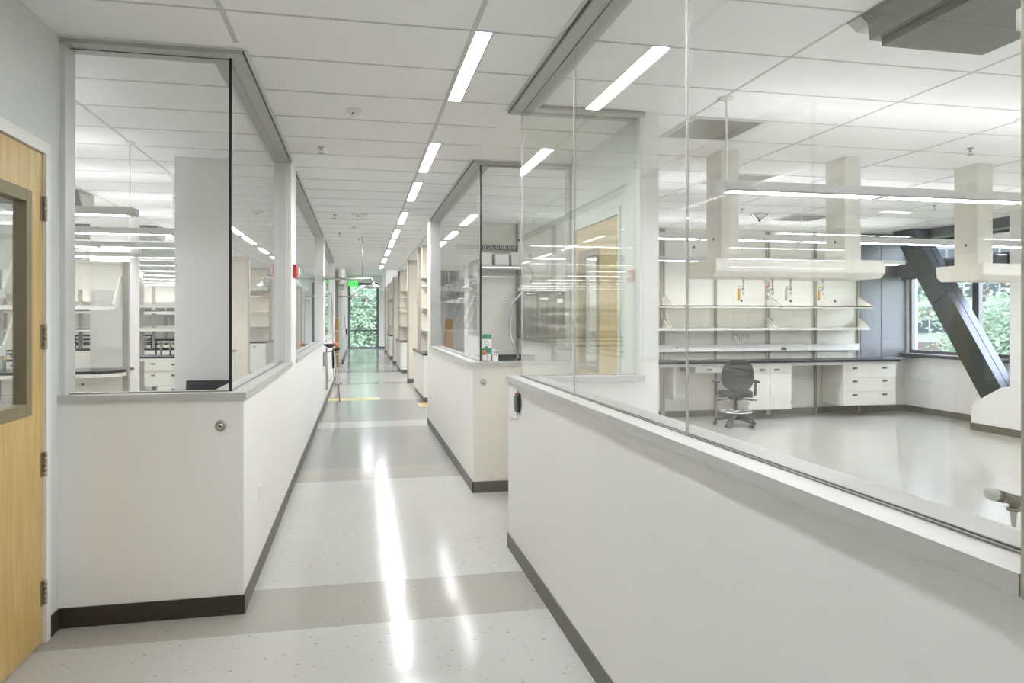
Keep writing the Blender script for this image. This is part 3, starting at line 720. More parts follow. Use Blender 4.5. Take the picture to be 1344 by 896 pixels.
def wtap(x, label):
    t = thing('bench_tap', (x, 11.0, 1.28), label, 'tap', 'chrome wall taps above the raceway')
    MB().cyl((x, 11.086, 1.33), (x, 11.0, 1.33), .012).cyl((x, 11.086, 1.33), (x, 11.074, 1.33), .025).build('body', 'chrome', t)
    MB().cyl((x-.03, 11.01, 1.355), (x+.03, 11.01, 1.355), .006).cyl((x, 11.01, 1.33), (x, 11.01, 1.36), .007).build('handle', 'chrome', t)
    MB().tube([(x, 11.0, 1.33), (x, 10.96, 1.32), (x, 10.945, 1.27)], [.012, .010, .006]).build('nozzle', 'chrome', t)
wtap(6.17, 'chrome wall tap above the office chair, the one nearer the alcove'); wtap(6.33, 'chrome wall tap above the office chair, the one nearer the windows')
# holes and outlets
def outlet(x, z, y, label):
    t = thing('wall_outlet', (x, y, z), label, 'outlet', 'white outlets on the panelled wall')
    MB().box(x-.04, x+.04, y-.008, y, z-.06, z+.06, .002).build('cover_plate', 'white_plastic', t)
    for dz in (-.025, .025): MB().box(x-.016, x+.016, y-.010, y-.008, z+dz-.015, z+dz+.015).build('socket', 'nozzle_grey', t)
outlet(5.02, .55, YW, 'white outlet low in the knee space beside the alcove')
outlet(7.45, .55, YW, 'white outlet low in the open knee space')
outlet(2.24, 1.93, YW, 'white outlet high beside the grey equipment cabinet')
def grommet(x, z, label):
    tag(MB().lathe([(.02, 0), (.02, -.006), (.012, -.008)], (x, YW, z), 16, 'y').build('cable_grommet', 'black'), label, 'grommet', 'black grommets in the panelled wall')
for x, z, l in ((5.42, 2.80, 'under the ceiling near the first carrier column'), (6.75-.45, 2.80, 'under the ceiling between the carrier columns'), (2.45, 2.85, 'high above the grey equipment cabinet'), (2.45, 2.25, 'just above the grey equipment cabinet'),
                (6.28, 1.92, 'above the shelf over the office chair'), (7.2, 1.92, 'above the shelf over the two door cabinet'), (8.05, 1.92, 'above the shelf by the dark panel')):
    grommet(x, z, 'black round grommet ' + l)
# dark end panel
struct(MB().box(8.54, 9.45, 11.06, 11.1, .95, CE).box(8.95, 8.97, 11.05, 11.06, .95, CE).build('trim_17', 'mullion_grey'), 'dark blue grey metal panel between the bench wall and the window', 'panel')

# ------------------------------------------------------------------ office chair
def office_chair():
    t = thing('office_chair', (0, 0, 0), 'grey swivel chair with foot ring in front of the panelled bench', 'chair')
    for k in range(5):
        a = 2*PI*k/5+.35
        c, s = math.cos(a), math.sin(a)
        leg = MB().tube([(c*.03, s*.03, .125), (c*.14, s*.14, .115), (c*.30, s*.30, .08)], [.032, .025, .018], 8).build('base_leg', 'dark_plastic', t)
        mb = MB()
        for w in (-1, 1):
            q = Vector((c*.30-s*.018*w, s*.30+c*.018*w, .03)); n_ = Vector((-s, c, 0))*w
            mb.cyl(q-n_*.008, q+n_*.012, .03, seg=18)
        mb.cyl((c*.30, s*.30, .03), (c*.30, s*.30, .08), .009)
        mb.build('caster', 'dark_plastic', leg)
    MB().cyl((0, 0, .09), (0, 0, .16), .04).cyl((0, 0, .16), (0, 0, .34), .026).cyl((0, 0, .34), (0, 0, .44), .016).build('gas_lift', 'dark_plastic', t)
    pts = [(math.cos(2*PI*k/36)*.235, math.sin(2*PI*k/36)*.235, .215) for k in range(36)]
    mb = MB().tube(pts, .011, 8, closed=True).cyl((0, 0, .19), (0, 0, .24), .035)
    for k in range(3):
        a = 2*PI*k/3+.9; mb.cyl((0, 0, .215), (math.cos(a)*.23, math.sin(a)*.23, .215), .006, seg=8)
    mb.build('foot_ring', 'chrome', t)
    MB().box(-.09, .09, -.11, .10, .40, .455, .012).build('mechanism', 'dark_plastic', t)
    for sx, ln in ((-1, .22), (1, .20), (1, .27)):
        MB().tube([(sx*.05, 0 if ln != .27 else .05, .42), (sx*(.05+ln*.6), .0 if ln != .27 else .06, .395), (sx*(.05+ln), .01 if ln != .27 else .06, .38)], [.006, .006, .011], 8).build('lever', 'dark_plastic', t)
    # seat: rounded slab, waterfall front (+y is the front)
    bm = MB(); n = 28; rings = []
    def ring(sc_, z, f):
        r = []
        for k in range(n):
            a = 2*PI*k/n; x = math.copysign(abs(math.cos(a))**.6, math.cos(a)); y = math.copysign(abs(math.sin(a))**.6, math.sin(a))
            yy = y*.225*sc_+.02; xx = x*.245*sc_
            r.append(bm.bm.verts.new((xx, yy, z-(max(0, yy-.12)**2)*1.6+abs(xx)**2*.25*f)))
        return r
    rings = [ring(.82, .455, 0), ring(.97, .465, 0), ring(1.0, .49, 1), ring(.97, .515, 1), ring(.85, .527, 1), ring(.5, .522, 1)]
    for A, B in zip(rings, rings[1:]):
        for k in range(n):
            f = bm.bm.faces.new((A[k], A[(k+1) % n], B[(k+1) % n], B[k])); f.smooth = True
    f = bm.bm.faces.new(rings[0]); f = bm.bm.faces.new(rings[-1]); f.smooth = True
    bm.build('seat', 'fabric', t)
    # backrest: egg-shaped shell, rear face towards -y
    def back(th, off, name, m, k0):
        mb = MB(); n = 32
        def rg(scl, yo):
            r = []
            for k in range(n):
                a = 2*PI*k/n; x = math.cos(a); z = math.sin(a)
                w = .24 if z < 0 else .228
                xx = math.copysign(abs(x)**.72, x)*w*scl; zz = math.copysign(abs(z)**(.78), z)*.235*scl
                y = -.215+yo+xx*xx*1.1-.10*(zz+.235)+.05*zz*zz*3
                r.append(mb.bm.verts.new((xx, y, .775+zz)))
            return r
        R = [rg(.5, off-.004*0), rg(.8, off), rg(.96, off+.006*k0), rg(1.0, off+th*.5*k0), rg(.96, off+th*k0), rg(.8, off+th*k0*1.15), rg(.4, off+th*k0*1.15)]
        for A, B in zip(R, R[1:]):
            for k in range(n):
                f = mb.bm.faces.new((A[k], A[(k+1) % n], B[(k+1) % n], B[k])); f.smooth = True
        for q in (R[0], R[-1]): mb.bm.faces.new(q)
        return mb.build(name, m, t)
    back(.05, .012, 'backrest', 'fabric', 1); back(.014, -.002, 'back_shell', 'dark_plastic', 1)
    MB().tube([(0, -.06, .42), (0, -.17, .42), (0, -.225, .47), (0, -.215, .60)], [.03, .03, .032, .028], 10).build('back_post', 'dark_plastic', t)
    for sx in (-1, 1):
        a = MB().tube([(sx*.08, -.02, .45), (sx*.24, -.02, .445), (sx*.285, -.02, .47), (sx*.29, -.02, .66)], [.016, .018, .02, .018], 10).build('armrest', 'dark_plastic', t)
        MB().box(sx*.29-.045, sx*.29+.045, -.13, .12, .655, .69, .016, 3).build('arm_pad', 'dark_plastic', a)
    return t
ch = office_chair(); ch.location = (5.58, 10.02, 0); ch.rotation_euler = (0, 0, -.32)

# ------------------------------------------------------------------ street windows, brace
def frame_window(name, x, y0, y1, z0, z1, ny, label, m='mullion', rails=(), gap=.0):
    r = thing(name, (x, (y0+y1)/2, z0), label, 'window'); r['kind'] = 'structure'
    w = .06; mb = MB()
    mb.box(x+.03, x+.11, y0, y1, z0, z0+w).box(x+.03, x+.11, y0, y1, z1-w, z1)
    k = [y0+(y1-y0)*i/ny for i in range(ny+1)]
    for i, y in enumerate(k):
        a = min(max(y-w/2, y0), y1-w); mb.box(x+.03, x+.11, a, a+w, z0+w, z1-w)
    for (ra, rb) in rails: mb.box(x+.03, x+.11, y0, y1, ra, rb)
    mb.build('window_frame', m, r)
    for i in range(ny):
        MB().box(x+.066, x+.074, k[i]+w/2, k[i+1]-w/2, z0+w, z1-w).build('pane', 'glass_clear', r)
    return r
frame_window('window_7', XR, 9.62, 11.02, 1.02, 2.98, 1, 'street window between the dark panel and the diagonal brace', rails=((2.32, 2.62),))
frame_window('window_8', XR, 8.30, 9.62, 1.02, 2.98, 1, 'street window behind the diagonal brace with trees outside', rails=((2.32, 2.62),))
frame_window('window_9', XR, 3.0, 7.2, 1.0, 2.95, 3, 'street windows out of view along the outer wall')
for i, (a, b) in enumerate(((12.5, 20.5), (21.5, 29), (30, 38))):
    frame_window('window_%d' % (10+i), XR, a, b, 1.0, 2.8, 4, 'outer window band of the far bench bays, section %s' % ['one', 'two', 'three'][i])
struct(MB().box(9.30, XR, 8.975, 11.06, 1.0, 1.02).box(9.42, XR, 8.975, 11.06, .955, 1.0).box(8.80, 9.45, 10.75, 11.06, .94, .955).build('trim_18', 'mullion'), 'dark ledge under the street windows', 'ledge')
struct(MB().box(9.2, XR, 8.34, 11.06, 2.95, CE).build('trim_19', 'mullion'), 'dark soffit above the street windows', 'soffit')
t = thing('blind_cassette', (9.35, 10.3, 2.35), 'dark roller blind cassette across the street window', 'blind')
MB().box(9.22, 9.42, 8.98, 11.03, 2.34, 2.58, .02).build('cassette', 'mullion', t)
MB().box(9.30, 9.34, 9.0, 11.0, 2.30, 2.345).build('hem_bar', 'mullion_grey', t)
# brace (box section, leaning in the plane of the windows)
t = thing('diagonal_brace', (9.0, 8.9, .3), 'dark metal clad diagonal structural brace in front of the street windows', 'structural brace')
dv = Vector((0, -1.893, -2.772)).normalized(); nv = Vector((0, dv.z, -dv.y)) # perpendicular in plane
nv = Vector((0, -.826, .564))
A = Vector((0, 10.809+.0, 3.20)); W = .385
def seg(name, t0, t1, m, xa, xb, u0, u1, par):
    mb = MB(); P = []
    for (tt, uu) in ((t0, u0), (t1, u0), (t1, u1), (t0, u1)):
        q = A+dv*tt+nv*uu; P.append((q.y, q.z))
    def clip(P, f):
        out = []
        for i in range(len(P)):
            a, b = P[i], P[(i+1) % len(P)]; fa, fb = f(a), f(b)
            if fa >= 0: out.append(a)
            if (fa >= 0) != (fb >= 0):
                k = fa/(fa-fb); out.append((a[0]+(b[0]-a[0])*k, a[1]+(b[1]-a[1])*k))
        return out
    P = clip(P, lambda p: CE-.002-p[1])
    P = clip(P, lambda p: (p[1]-.372)*.515+(p[0]-8.975)*.295)
    mb.prism(P, 'x', xa, xb); return mb.build(name, m, par)
# cut at the ceiling: start t so both corners are below ceiling
seg('upper_cladding', .22, 1.655, 'brace', 8.90, 9.16, 0, W-.004, t)
seg('upper_side', .22, 1.655, 'brace_side', 8.903, 9.022, W-.004, W, t); seg('upper_side', .22, 1.655, 'brace_side', 9.036, 9.16, W-.004, W, t)
seg('lower_cladding', 1.667, 3.60, 'brace', 8.90, 9.16, 0, W-.004, t)
seg('lower_side', 1.667, 3.60, 'brace_side', 8.903, 9.022, W-.004, W, t); seg('lower_side', 1.667, 3.60, 'brace_side', 9.036, 9.16, W-.004, W, t)
seg('core', .15, 3.6, 'black', 8.91, 9.15, .01, W-.012, t)
seg('head_cladding', -.4, .22, 'brace', 8.90, 9.16, .0, W, t)

# ------------------------------------------------------------------ things by the middle glazing
t = thing('equipment_cabinet', (2.72, 10.75, 1.31), 'grey wall-mounted equipment cabinet with tinted door seen behind the glass', 'equipment cabinet')
MB().box(2.42, 3.07, 10.55, 11.04, 1.31, 2.04, .01).build('body', 'grey_box', t)
d = MB().box(2.43, 3.06, 10.525, 10.548, 1.32, 2.03, .004).build('door', 'grey_box', t)
MB().box(2.47, 2.90, 10.515, 10.525, 1.60, 1.86, .004).build('upper_window', 'dark_plastic', d)
MB().box(2.47, 2.90, 10.515, 10.525, 1.38, 1.59, .004).build('lower_window', 'dark_plastic', d)
MB().box(2.66, 2.78, 10.521, 10.525, 1.90, 1.935).build('name_plate', 'white_plastic', d)
MB().box(2.92, 3.01, 10.521, 10.525, 1.86, 1.92).build('notice', 'white_plastic', d)
MB().box(2.88, 2.94, 10.521, 10.525, 1.44, 1.50).build('warning_label', 'yellow', d)
MB().cyl((2.91, 10.521, 1.47), (2.91, 10.519, 1.47), .016).build('warning_mark', 'red', d)
for x, z in ((2.46, 2.0), (2.80, 2.0), (2.96, 2.0), (2.46, 1.35), (2.80, 1.35), (2.96, 1.35)): MB().cyl((x, 10.52, z), (x, 10.51, z), .012, seg=12).build('catch', 'chrome', d)
t = thing('wall_shelf', (2.0, 10.9, 2.40), 'deep grey wall shelf carrying plastic tubs above the peg board', 'shelf')
MB().box(1.40, 2.46, 10.70, 11.04, 2.39, 2.42).box(1.40, 2.46, 10.70, 10.715, 2.36, 2.39).build('board', 'sill', t)
for x in (1.45, 2.43):
    MB().prism([(11.045, 2.385), (11.045, 2.10), (10.98, 2.10), (10.74, 2.36), (10.74, 2.385)], 'x', x, x+.02).build('bracket', 'sill', t)
t = thing('drying_rail', (1.95, 10.98, 2.66), 'dark rail with a row of round white rings above the deep shelf', 'rail')
MB().box(1.45, 2.42, 11.0, 11.085, 2.70, 2.76).build('rail', 'dark_plastic', t)
for k in range(14):
    x = 1.50+k*.066; pts = [(x+math.cos(2*PI*j/14)*.021, 10.992, 2.73+math.sin(2*PI*j/14)*.021) for j in range(14)]
    MB().tube(pts, .006, 6, closed=True).build('ring', 'white_plastic', t)
for k, (x, w, h) in enumerate(((1.62, .2, .16), (1.86, .22, .20), (2.12, .22, .17), (2.33, .13, .2))):
    b = tag(MB().box(x-w/2, x+w/2, 10.74, 10.98, 2.4205, 2.4205+h, .02, 3).box(x-w/2-.01, x+w/2+.01, 10.73, 10.99, 2.4205+h-.015, 2.4205+h+.005, .004).build('storage_tub', 'white_plastic'),
            'translucent white tub on the deep shelf, %s' % ['first beside the peg board', 'second and tall', 'third and wide', 'narrow one above the grey hose'][k], 'tub', 'tubs on the deep shelf')
t = thing('peg_board', (1.54, 11.0, 1.1), 'white wall drying board with slanted pegs behind the middle glass', 'drying rack')
MB().box(1.32, 1.78, 11.06, 11.086, 1.45, 2.28, .004).build('board', 'sink_grey', t)
for r in range(6):
    for k in range(4):
        x = 1.38+k*.105+(.045 if r % 2 else 0); z = 2.14-r*.12
        MB().tube([(x, 11.06, z-.03), (x+.03, 10.93, z+.08)], [.011, .009], 8).cyl((x, 11.062, z-.03), (x, 11.05, z-.036), .016, seg=12).build('peg', 'white_plastic', t)
MB().box(1.32, 1.78, 10.98, 11.06, 1.42, 1.45, .003).build('drip_tray', 'white_plastic', t)
tag(MB().tube([(2.40, 10.72, 2.44), (2.48, 10.64, 2.42), (2.55, 10.58, 2.33), (2.56, 10.56, 2.24), (2.50, 10.52, 2.12), (2.36, 10.48, 2.0), (2.25, 10.46, 1.88), (2.19, 10.45, 1.70), (2.17, 10.45, 1.50), (2.19, 10.45, 1.33), (2.26, 10.46, 1.17), (2.31, 10.48, 1.05), (2.27, 10.5, .985), (2.05, 10.55, .967)], .016, 10).build('hose', 'hose'),
    'grey flexible hose looping from the deep shelf past the equipment cabinet', 'hose')
t = thing('green_box', (1.83, 10.5, .95), 'green and white carton on the worktop behind the middle glass', 'box')
MB().box(1.765, 1.905, 10.48, 10.56, .951, 1.385, .002).build('carton', 'white_plastic', t)
MB().box(1.763, 1.907, 10.477, 10.479, 1.32, 1.387).box(1.763, 1.907, 10.477, 10.479, 1.11, 1.185).prism([(1.80, 1.215), (1.87, 1.215), (1.85, 1.19), (1.82, 1.19)], 'y', 10.476, 10.479).build('print', 'green', t)
MB().tube([(1.835+math.cos(2*PI*j/16)*.03, 10.478, 1.265+math.sin(2*PI*j/16)*.03) for j in range(16)], .003, 6, closed=True).build('emblem', 'green', t)
t = thing('bottle', (1.80, 10.45, .95), 'small bottle with an orange cap in front of the green carton', 'bottle')
MB().lathe([(.03, .951), (.03, 1.07), (.02, 1.09)], (1.79, 10.43, 0), 16).build('body', 'white_plastic', t); MB().lathe([(.028, 1.09), (.028, 1.15), (.02, 1.155)], (1.79, 10.43, 0), 16).build('cap', 'orange', t)
t = thing('bottle', (1.87, 10.44, .95), 'small white bottle with a blue cap beside the orange capped one', 'bottle')
MB().lathe([(.022, .951), (.022, 1.08), (.012, 1.10)], (1.865, 10.43, 0), 16).build('body', 'white_plastic', t); MB().lathe([(.014, 1.10), (.014, 1.125), (.01, 1.128)], (1.865, 10.43, 0), 16).build('cap', 'blue', t)
t = thing('container', (1.96, 10.44, .95), 'white container with blue markings beside the hose', 'container')
MB().prism([(1.92, .951), (2.0, .951), (2.0, 1.13), (1.985, 1.165), (1.935, 1.165), (1.92, 1.13)], 'y', 10.42, 10.50, .004).build('body', 'white_plastic', t)
MB().box(1.94, 1.95, 10.417, 10.42, 1.08, 1.14).box(1.95, 1.965, 10.417, 10.42, 1.13, 1.14).box(1.97, 1.98, 10.417, 10.42, 1.08, 1.14).box(1.96, 1.985, 10.417, 10.42, 1.12, 1.13).build('marking', 'blue', t)

# ------------------------------------------------------------------ corridor bays on the far right
def peninsula(y0, label):
    t = thing('bench_peninsula', (2.6, y0+1.3, 0), label, 'lab bench', 'bench peninsulas beside the corridor')
    x0, x1 = 1.20, 4.2; y1 = y0+2.62
    MB().box(x0+.02, x1, y0+.02, y1-.02, .1, .91).build('cabinet_body', 'case', t)
    MB().box(x0+.05, x1, y0+.04, y1-.04, 0, .1).build('toe_kick', 'base_grey', t)
    MB().box(x0, x1, y0, y1, .911, .95, .003).build('worktop', 'black_top', t)
    for k in range(3):
        xa = x0+.03+k*.6
        d = MB().box(xa, xa+.59, y0, y0+.019, .70, .90, .002).build('drawer', 'case', t); hobj(xa+.3, y0, .82, d)
        d = MB().box(xa, xa+.59, y0, y0+.019, .11, .69, .002).build('door', 'case', t)
        MB().box(xa+.56, xa+.575, y0-.012, y0, .5, .62).build('handle', 'handle', d)
    yc = y0+1.15
    MB().box(x0+.06, x1, yc, yc+.12, .951, CE-.001).build('core_panel', 'case_warm', t)
    MB().box(x0, x0+.06, yc-.015, yc+.135, .951, CE-.001).build('end_upright', 'upright', t)
    MB().box(x0+.06, x1, yc-.36, yc, 2.45, CE-.02).build('upper_cabinet', 'case_warm', t)
    for z in (1.40, 1.85, 2.3): MB().box(x0+.06, x1, yc-.34, yc, z-.03, z).build('shelf', 'case', t)
    MB().cyl((x0-.001, yc+.05, 1.95), (x0-.008, yc+.05, 1.95), .03).build('knob', 'black', t)
    return t
for y0, l in ((13.98, 'cream bench peninsula nearest the middle partition, black top'), (21.75, 'second cream bench peninsula down the corridor'), (29.7, 'cream bench peninsula farthest down the corridor')):
    peninsula(y0, l)
def partition(y, label):
    t = thing('end_partition', (2.7, y, 0), label, 'partition', 'tall cream partitions between the bench bays')
    x0, x1 = 1.20, 4.4
    mb = MB()
    for z0, z1 in ((.103, .60), (.61, .78), (.79, 2.02), (2.03, 2.10), (2.11, CE-.12), (CE-.11, CE-.001)): mb.box(x0+.035, x1, y, y+.12, z0, z1)
    mb.build('panel', 'case_warm', t)
    MB().box(x0, x0+.035, y-.01, y+.13, .103, CE-.001).build('end_trim', 'upright', t)
    MB().box(x0-.004, x1, y-.006, y+.126, 0, .102).build('base', 'base_grey', t)
    MB().cyl((x0-.001, y+.03, 1.95), (x0-.008, y+.03, 1.95), .028).build('knob', 'black', t)
for y, l in ((18.45, 'tall cream partition between the first and second bench peninsulas'), (26.4, 'tall cream partition between the second and last bench peninsulas'), (35.0, 'tall cream partition nearest the end window')):
    partition(y, l)
t = thing('bottle_carrier', (1.42, 14.35, .95), 'small yellow and black item on the first peninsula worktop', 'container')
MB().box(1.36, 1.46, 14.3, 14.42, .951, 1.02, .01).build('tray', 'black', t); MB().box(1.37, 1.45, 14.28, 14.40, 1.02, 1.06, .01).build('lid', 'yellow', t)
# floor lines
tag(sbox('floor_line', -.60, .42, 14.66, 15.1, .0002, .0016, 'tape'), 'pale yellow floor line across the corridor below the shower', 'floor line')
tag(MB().box(1.17, 1.6, 13.4, 13.97, .0002, .0016).box(1.10, 1.18, 13.4, 13.97, .0002, .0016).build('floor_line', 'tape'), 'yellow floor line around the first peninsula', 'floor line')

# ------------------------------------------------------------------ left corridor side equipment
def shower(y, z, xh, label, drop=None):
    t = thing('emergency_shower', (-.62, y, z), label, 'emergency shower', 'emergency showers over the corridor')
    MB().cyl((-.62, y, z), (xh, y, z), .019, seg=12).tube([(xh, y, z), (xh+.03, y, z), (xh+.045, y, z-.03), (xh+.045, y, z-.06)], .02, 10).cyl((-.62, y, z), (-.60, y, z), .05).build('pipe', 'steel', t)
    MB().lathe([(.03, z-.05), (.035, z-.08), (.09, z-.11), (.15, z-.135), (.16, z-.16), (.15, z-.165)], (xh+.045, y, 0), 24).build('shower_head', 'steel', t)
    if drop is not None: MB().cyl((drop, y, z), (drop, y, CE), .006, seg=8).build('drop_rod', 'steel', t)
shower(13.25, 2.33, .20, 'nearer emergency shower head on a long wall pipe', .06)
shower(23.0, 2.31, .19, 'farther emergency shower head beyond the ceiling step')
t = thing('eyewash_station', (-.60, 13.4, .8), 'emergency eyewash station with pull rod on the corridor wall', 'eyewash')
MB().box(-.62, -.56, 13.2, 13.5, .78, 1.02, .01).build('wall_box', 'steel', t)
MB().lathe([(.03, 1.10), (.10, 1.14), (.12, 1.17), (.115, 1.17), (.02, 1.12)], (-.50, 13.25, 0), 20).build('bowl', 'black', t)
MB().cyl((-.42, 13.22, 1.16), (-.38, 13.2, 1.17), .03).build('push_flag', 'orange', t)
MB().tube([(-.56, 13.3, .35), (-.56, 13.3, 1.10)], .015).build('supply_pipe', 'steel', t)
MB().tube([(-.54, 13.2, 2.0), (-.53, 13.2, 2.06), (-.47, 13.2, 2.06), (-.46, 13.2, 1.95), (-.45, 13.2, 1.2), (-.36, 13.1, .52), (-.33, 13.1, .15)], .012, 8).build('pull_rod', 'steel', t)
t = thing('drench_hose', (-.50, 15.0, .7), 'black drench hose hanging on the corridor wall beyond the eyewash', 'drench hose')
MB().tube([(-.62, 15.0, .95), (-.52, 15.0, .97), (-.46, 15.0, .98)], .012).build('hook', 'steel', t)
MB().cyl((-.50, 15.0, .98), (-.50, 15.0, .62), .035, .025).cyl((-.52, 15.0, .98), (-.38, 15.0, 1.02), .03).build('spray_head', 'black', t)
MB().tube([(-.50, 15.0, .62), (-.50, 15.0, .45), (-.58, 14.5, .40), (-.60, 14.0, .75)], .010, 8).build('hose', 'steel', t)
t = thing('cardboard_package', (-.86, 25.2, 0), 'tall brown strapped cardboard package standing beside the corridor', 'package')
MB().box(-.96, -.665, 25.0, 25.25, 0.08, 1.62, .01).build('carton', 'cardboard', t)
MB().box(-.98, -.65, 24.98, 25.27, 0, .08).build('pallet', 'cardboard', t)
for z in (.4, .8, 1.2): MB().box(-.963, -.662, 24.997, 25.253, z, z+.02).build('strap', 'white_plastic', t)
# exit sign
t = thing('exit_sign', (-.20, 26, 2.80), 'green lit exit sign hanging before the end window', 'exit sign')
MB().box(-.37, -.03, 26.0, 26.04, 2.76, 2.96, .004).build('housing', 'exit_green', t)
mb = MB(); z0, z1 = 2.79, 2.93; f = 25.998; g = 25.990
def L_(x, parts):
    for (a, b, c, d) in parts: mb.box(x+a, x+b, g, f, z0+c*(z1-z0), z0+d*(z1-z0))
E_ = [(0, .014, 0, 1), (0, .05, 0, .14), (0, .045, .43, .57), (0, .05, .86, 1)]
L_(-.345, E_)
mb.prism([(-.275, z0), (-.258, z0), (-.215, z1), (-.232, z1)], 'y', g, f); mb.prism([(-.275, z1), (-.258, z1), (-.215, z0), (-.232, z0)], 'y', g, f)
L_(-.185, [(0, .014, 0, 1)])
L_(-.145, [(0, .06, .86, 1), (.023, .037, 0, .86)])
mb.build('lettering', 'white_plastic', t)
MB().box(-.22, -.18, 26.01, 26.03, 2.96, 3.98).build('hanger', 'alu_light', t)
t = thing('wall_sign', (-.52, 22.6, 2.5), 'small grey square sign hanging near the ceiling step', 'sign')
MB().box(-.615, -.42, 22.6, 22.62, 2.48, 2.69, .004).build('plate', 'nozzle_grey', t)
MB().box(-.59, -.445, 22.597, 22.6, 2.62, 2.64).box(-.58, -.455, 22.597, 22.6, 2.585, 2.60).box(-.545, -.49, 22.597, 22.6, 2.51, 2.53).build('print', 'grey_box', t)
MB().box(-.53, -.51, 22.605, 22.615, 2.69, 3.98).build('hanger', 'alu_light', t)
t = thing('wall_hose', (-.55, 32, .6), 'thin looping hose beside the end window', 'hose')
MB().tube([(-.60, 32, 1.75), (-.57, 32, 1.3), (-.52, 32, .9), (-.50, 32, .45), (-.40, 32, .06), (-.28, 32, .03), (-.2, 32, .25)], .012, 8).build('tube', 'steel', t)
MB().box(-.55, -.47, 31.98, 32.03, .95, 1.2, .01).build('nozzle', 'black', t)
# end window
t = thing('window_13', (.24, YF, 0), 'tall dark framed window at the corridor end with trees outside', 'window'); t['kind'] = 'structure'
mb = MB(); w = .12
mb.box(-.57, -.57+w, YF, YF+.1, 0, 3.56).box(1.06-w, 1.06, YF, YF+.1, 0, 3.56).box(-.57+w, 1.06-w, YF, YF+.1, 0, .09).box(-.57+w, 1.06-w, YF, YF+.1, 3.44, 3.56).box(-.57+w, 1.06-w, YF, YF+.1, .93, 1.02)
mb.build('window_frame', 'mullion', t)
MB().box(-.57+w, 1.06-w, YF+.045, YF+.055, .09, .93).build('pane', 'glass_clear', t); MB().box(-.57+w, 1.06-w, YF+.045, YF+.055, 1.02, 3.44).build('pane', 'glass_clear', t)

# ------------------------------------------------------------------ left laboratory
struct(MB().box(-3.67, -3.17, 11.1, 11.6, 0, CE, 0).build('wall_column', 'wall'), 'white square column in the laboratory behind the corner glazing', 'column')
# bench in front of the white return
t = thing('sink_bench', (-1.35, 6.6, 0), 'low bench with black backsplash against the white wall return', 'lab bench')
MB().box(-1.52, -.83, 6.42, 7.06, 0, .91).build('cabinet_body', 'case', t)
MB().box(-1.54, -.82, 6.40, 7.07, .911, .95, .003).build('worktop', 'black_top', t)
MB().box(-1.54, -.82, 7.06, 7.095, .951, 1.055, .003).build('backsplash', 'black_top', t)
def lab_bench(xr, y, L, label, zt=2.37, shelves=(1.79, ), drawers=False, panel=True, chamfer=False):
    """bench running to -x from its end xr; back line at y+.35, front at y-.35"""
    t = thing('lab_bench', (xr-L/2, y, 0), label, 'lab bench', 'benches of the laboratory behind the corner glazing')
    x0, x1 = xr-L, xr
    yf, yb = y-.35, y+.38
    if chamfer: poly = [(x0, yf), (x1-.20, yf), (x1-.02, yf+.25), (x1-.02, yb), (x0, yb)]
    else: poly = [(x0, yf), (x1-.02, yf), (x1-.02, yb), (x0, yb)]
    MB().prism(poly, 'z', .92, .955).build('worktop', 'black_top', t)
    MB().prism([(p[0]-.004, p[1]+.004) for p in poly], 'z', .875, .919).build('apron', 'case', t)
    ups = [x1-.035]+[x1-.03-1.5*k for k in range(1, int(L/1.5)+1)]
    for x in ups:
        MB().box(x-.035, x+.035, y+.05, y+.12, 0, zt).box(x-.004, x+.004, y+.046, y+.05, .96, zt-.05).build('upright', 'upright', t)
    if panel: MB().box(x0, x1-.07, y+.07, y+.09, 2.0, zt-.01).box(x0, x1-.07, y+.04, y+.12, zt-.03, zt).build('upper_panel', 'case', t)
    for z in shelves:
        s = MB().box(x0, x1-.07, y-.28, y+.05, z-.02, z).box(x0, x1-.07, y-.28, y-.265, z-.06, z).build('shelf', 'case', t)
        MB().prism([(y+.05, z), (y+.05, z+.38), (y+.0, z+.38), (y-.27, z+.02), (y-.27, z)], 'x', x1-.095, x1-.075).build('end_bracket', 'case', s)
    if not panel: MB().prism([(y+.05, shelves[0]), (y+.05, shelves[0]+.38), (y+.0, shelves[0]+.38), (y-.27, shelves[0]+.02), (y-.27, shelves[0])], 'x', x0, x0+.02).build('end_bracket', 'case', t)
    if drawers:
        for k in range(int(L/.55)):
            xa = x1-.06-.55*(k+1)
            b = MB().box(xa, xa+.545, yf+.02, yb-.1, .12, .874).build('drawer_carcass', 'case', t)
            for z0, z1 in ((.69, .87), (.44, .68), (.13, .43)):
                d = MB().box(xa+.003, xa+.542, yf, yf+.02, z0, z1, .002).build('drawer', 'case', t)
                hobj(xa+.27, yf, z1-.06, d)
    else:
        MB().box(x0, x1-.07, y+.06, y+.08, .12, .874).build('modesty_panel', 'case', t)
        for k in range(3): MB().cyl((x1-.55-k*1.3, y+.06, .76), (x1-.55-k*1.3, y+.055, .76), .016).build('knockout', 'black', t)
    return t
lab_bench(-2.98, 10.35, 4.6, 'open framed bench with chamfered black top, the closest bench behind the corner glazing', chamfer=True)
lab_bench(-2.31, 14.1, 1.6, 'bench with drawers and two shelves beside the white column', shelves=(1.87, 1.455), drawers=True, zt=2.45, panel=False)
lab_bench(-3.0, 17.6, 5, 'third bench back from the corner glazing', drawers=True, shelves=(1.8, 1.4))
lab_bench(-3.0, 21.2, 5, 'fourth bench back from the corner glazing', drawers=True, shelves=(1.8, 1.4))
lab_bench(-3.0, 24.8, 5, 'last bench back from the corner glazing', drawers=True, shelves=(1.8, 1.4))
lab_bench(-2.45, 6.2, 5.2, 'bench seen through the wooden door panel', drawers=True, shelves=(1.83, 1.41), zt=2.3)
